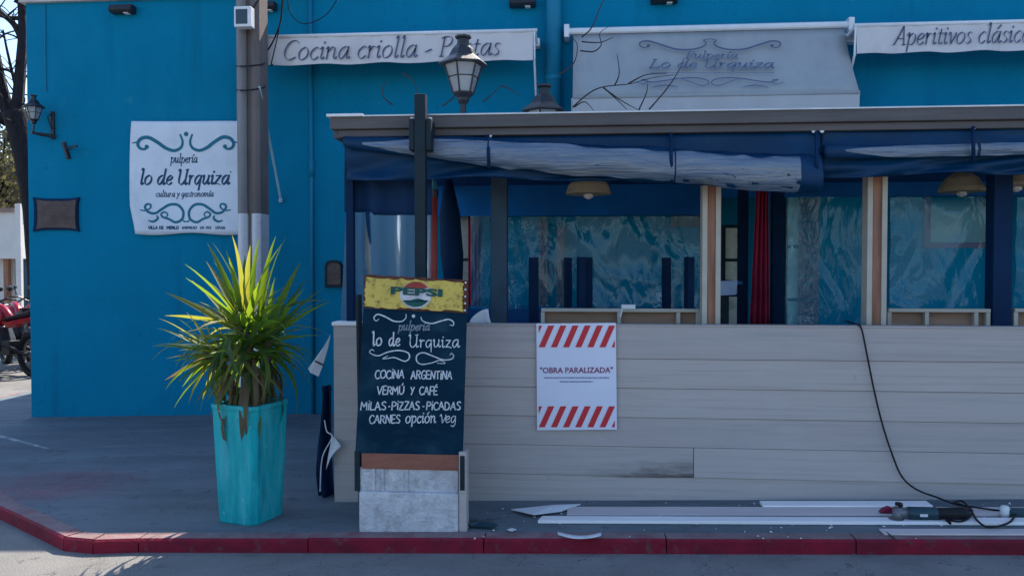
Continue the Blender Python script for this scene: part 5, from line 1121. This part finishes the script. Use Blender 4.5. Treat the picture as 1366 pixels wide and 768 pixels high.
mb = MB(); mb.lathe(g + Vector((-.045, 0, -.005)), [(.02, -.02), (.026, 0), (.026, .03), (.018, .045)], 10); mb.build('plug', 'plastic_white', es, smooth=True)

# =================================================================== BEHIND THE LEFT CORNER
# motorcycles (local: wheels along x, front at +x)
mo = thing('parked_motorcycle', 'red and black motorcycle parked at the street corner, nearest the camera', 'motorcycle', (0, 0, 0), 'motorcycles parked at the corner')
for x in (-.66, .68):
    m = MB(); seg = 28
    P = [Vector((x + .28 * math.cos(2 * math.pi * k / seg), 0, .31 + .28 * math.sin(2 * math.pi * k / seg))) for k in range(seg + 1)]; m.tube(P, .055, 8, False); wh = m.build('wheel', 'black_rubber', mo, smooth=True)
    m = MB(); P = [Vector((x + .225 * math.cos(2 * math.pi * k / seg), 0, .31 + .225 * math.sin(2 * math.pi * k / seg))) for k in range(seg + 1)]; m.tube(P, .015, 6, False); m.tube([(x, -.06, .31), (x, .06, .31)], .05, 10)
    for k in range(6): a = k * math.pi / 3; m.tube([(x, 0, .31), (x + .22 * math.cos(a), 0, .31 + .22 * math.sin(a))], .012, 5)
    m.build('rim', 'tool_grey', wh)
m = MB(); m.tube(smoothline([(.3, 0, .82), (.35, 0, .95), (.05, 0, .98), (-.12, 0, .8), (.28, 0, .74)], 5, True), .05, 8, False); m.lathe((.1, 0, .72), [(.05, 0), (.15, .05), (.17, .14), (.1, .24), (.04, .26)], 12); m.build('tank', 'paint_moto_red', mo, smooth=True)
m = MB(); m.prism([(-.75, -.11, .86), (-.1, -.12, .78), (-.1, -.12, .83), (-.5, -.12, .9), (-.78, -.1, .95)], (0, .23, 0)); m.build('seat', 'black_rubber', mo, bevel=.03)
m = MB(); m.prism([(-.85, -.09, .84), (-.15, -.11, .68), (-.12, -.11, .77), (-.75, -.1, .855)], (0, .2, 0)); m.build('side_panel', 'paint_moto_red', mo, bevel=.02)
m = MB(); m.tube([(.68, -.09, .31), (.42, -.09, 1.0)], .024, 8); m.tube([(.68, .09, .31), (.42, .09, 1.0)], .024, 8); m.build('fork', 'tool_grey', mo, smooth=True)
m = MB(); m.tube(smoothline([(.3, -.38, 1.08), (.36, -.25, 1.1), (.42, -.1, 1.02), (.42, .1, 1.02), (.36, .25, 1.1), (.3, .38, 1.08)], 4), .014, 7)
for s in (-1, 1): m.tube([(.36, s * .25, 1.09), (.37, s * .3, 1.24)], .007, 5); m.lathe((.37, s * .32, 1.22), [(.01, 0), (.06, .02), (.06, .06), (.01, .08)], 8)
m.build('handlebar', 'black_iron', mo)
m = MB(); m.tube([(.45, 0, .93), (.58, 0, .92), (.6, 0, .92)], [.06, .085, .075], 12); m.build('headlight', 'bulb_white', mo, smooth=True)
m = MB(); m.lathe((.02, 0, .33), [(.14, 0), (.17, .06), (.15, .2), (.12, .3), (.1, .36)], 8); m.box((-.15, 0, .4), (.26, .22, .2)); m.build('engine', 'black_iron', mo, bevel=.01)
m = MB(); m.tube(smoothline([(.1, -.12, .45), (.02, -.16, .27), (-.3, -.17, .3), (-.9, -.18, .42)], 5), .035, 8); m.build('exhaust', 'tool_grey', mo, smooth=True)
m = MB(); m.prism([(.5, -.05, .6), (.68, -.06, .63), (.9, -.05, .55), (.7, -.05, .645)], (0, .1, 0)); m.build('mudguard', 'plastic_white', mo, bevel=.008)
m = MB(); m.tube([(-.66, -.1, .31), (-.1, -.1, .45)], .025, 6); m.tube([(-.66, .1, .31), (-.1, .1, .45)], .025, 6); m.tube([(.36, 0, .9), (.15, 0, .4)], .03, 6); m.tube([(-.55, -.1, .8), (-.6, -.1, .34)], .022, 6); m.tube([(.0, -.15, .3), (.05, -.28, .02)], .012, 5); m.build('frame', 'black_iron', mo)
def place_moto(o, px, py, rz):
    g = gnd(px, py, ROAD); o.location = g; o.rotation_euler = (0, math.atan(-TILT * math.cos(rz)), rz); return o
mo.scale = (1.13,) * 3; place_moto(mo, 8, 499, R(158))
m2 = place_moto(copy_tree(mo), 24, 488, R(140)); m2['label'] = 'red and black motorcycle half hidden by the blue wall corner, behind another'
m4 = place_moto(copy_tree(mo), 45, 484, R(120)); m4['label'] = 'red and black motorcycle deepest in the row, behind the corner of the wall'
m3 = place_moto(copy_tree(mo), -34, 505, R(128)); m3['label'] = 'red and black motorcycle cut off by the left edge of the photo'
# bare street tree
tr = thing('street_tree', 'dark bare street tree with crooked branches rising beside the left edge of the building', 'tree', gnd(36, 478, ROAD))
TY = gnd(36, 478, ROAD).y
def T(px, py, dy=0): return at(px, py, TY + dy)
m = MB(); P = smoothline([gnd(36, 478, ROAD - .05), T(49, 400), T(45, 320), T(40, 260), T(31, 200), T(20, 150)], 6); n = len(P); m.tube(P, [.16 + .03 * (abs(i - n / 2) / n) + .14 * max(0, i / n - .5) for i in range(n)], 12); m.build('trunk', 'bark', tr, smooth=True)
limbs = [([T(18, 190), T(24, 130), T(28, 80), T(30, 40), T(27, -10), T(20, -60)], .13), ([T(14, 160), T(2, 120), T(-10, 60), T(-30, 0)], .15), ([T(28, 50), T(18, 32), T(0, 18), T(-20, 10)], .07), ([T(27, 25), T(12, 24), T(0, 22)], .05), ([T(20, 150), T(6, 128), T(-6, 110)], .1), ([T(26, 110), T(15, 96), T(4, 92), T(-4, 86)], .04), ([T(24, 130), T(10, 70), T(4, 40)], .035), ([T(0, 165), T(8, 140), T(0, 118)], .1), ([T(22, 5), T(34, -20), T(48, -60)], .06)]
rt_ = random.Random(9)
for L, r in limbs:
    P = smoothline(L, 5); n = len(P); m = MB(); m.tube(P, [r * (1 - .6 * i / n) for i in range(n)], 7)
    for i in range(2, n - 1, 1):
        for _ in range(rt_.choice((0, 1, 1))):
            d = Vector((rt_.uniform(-1, 1), rt_.uniform(-1, 1), rt_.uniform(-.2, 1))).normalized(); ln = rt_.uniform(.3, .8)
            Q = smoothline([P[i], P[i] + d * ln * .5 + Vector((0, 0, .05)), P[i] + d * ln + Vector((rt_.uniform(-.15, .15), 0, rt_.uniform(-.1, .2)))], 3); k = len(Q); m.tube(Q, [r * .16 * (1 - .8 * q / k) + .004 for q in range(k)], 4)
    m.build('branch', 'bark', tr)
# far shrubs, house
def bush(label, px, py, Y, rx, rz, n, seed):
    rb = random.Random(seed); c = at(px, py, Y); t = thing('far_shrub', label, 'tree', (c.x, Y, gz(max(-30, c.x), ROAD)), 'scrubby trees beyond the corner')
    m = MB(); m.tube([(c.x, Y, gz(max(-30, c.x), ROAD) - .1), (c.x + .1, Y, c.z - rz * .3), (c.x, Y, c.z + rz * .4)], [.16, .12, .04], 7)
    for k in range(9): d = Vector((rb.uniform(-1, 1) * rx, rb.uniform(-1, 1) * rx, rb.uniform(-.6, .9) * rz)); m.tube([(c.x, Y, c.z - rz * .3), Vector((c.x, Y, c.z)) + d * .8], [.06, .015], 5)
    m.build('trunk', 'bark', t)
    m = MB()
    for k in range(n):
        a, b = rb.uniform(0, 6.283), rb.uniform(-1, 1); q = rb.random() ** .45; lump = 1 + .35 * noise.noise(Vector((math.cos(a) * 2, math.sin(a) * 2, b * 2 + seed)))
        p = Vector((c.x + rx * q * lump * math.cos(a) * math.sqrt(1 - b * b), Y + rx * q * lump * math.sin(a) * math.sqrt(1 - b * b), c.z + rz * q * b * lump)); s = rb.uniform(.05, .11)
        u = Vector((rb.uniform(-1, 1), rb.uniform(-1, 1), rb.uniform(-1, 1))).normalized(); v = u.orthogonal().normalized(); m.add([p - u * s, p + v * s * .5, p + u * s, p - v * s * .5], [(0, 1, 2, 3)])
    m.build('crown', 'brush_leaf', t)
bush('grey green scrubby tree standing beyond the corner at the left edge', 4, 240, 21, 2.0, 1.6, 5200, 1)
bush('low olive scrubby tree behind the far white house', -60, 255, 26, 2.6, 2.0, 4500, 2)
hY = 19.0; a = at(-160, 345, hY); b = at(25, 283, hY); zg = gz(-30 if a.x < -30 else a.x, ROAD) - .3
ho = thing('far_house', 'far white flat fronted house with a doorway seen beyond the corner', 'house', (b.x, hY, zg))
mb = MB(); mb.span((a.x, hY, a.z), (b.x, hY + .5, b.z)); mb.span((a.x, hY + .5, zg), (b.x - .1, hY + 5, b.z - .05)); mb.build('wall', 'house_wall', ho)
mb = MB(); mb.span((a.x, hY - .08, b.z), (b.x + .08, hY + 5, b.z + .1)); mb.build('roof', 'house_roof', ho)
mb = MB(); c = at(26, 283, hY); mb.span((c.x - .05, hY - .1, zg), (c.x + .09, hY - .02, at(26, 272, hY).z)); mb.build('pillar', 'house_wall', ho)
c = at(4, 345, hY); d = at(22, 345, hY); mb = MB(); mb.span((c.x, hY + .42, zg), (d.x, hY + .49, c.z - .02)); dr = mb.build('door', 'steel_slate', ho)
c = at(5, 372, hY + .4); d = at(13, 352, hY + .4); mb = MB(); mb.span((c.x, hY + .405, c.z), (d.x, hY + .415, d.z)); mb.build('pane', 'pane_pale', dr)
mb = MB(); c = at(-2, 345, hY); mb.span((c.x - .1, hY + .3, zg), (c.x + .02, hY + .41, c.z - .01)); mb.build('door_frame', 'wood_brown', ho)
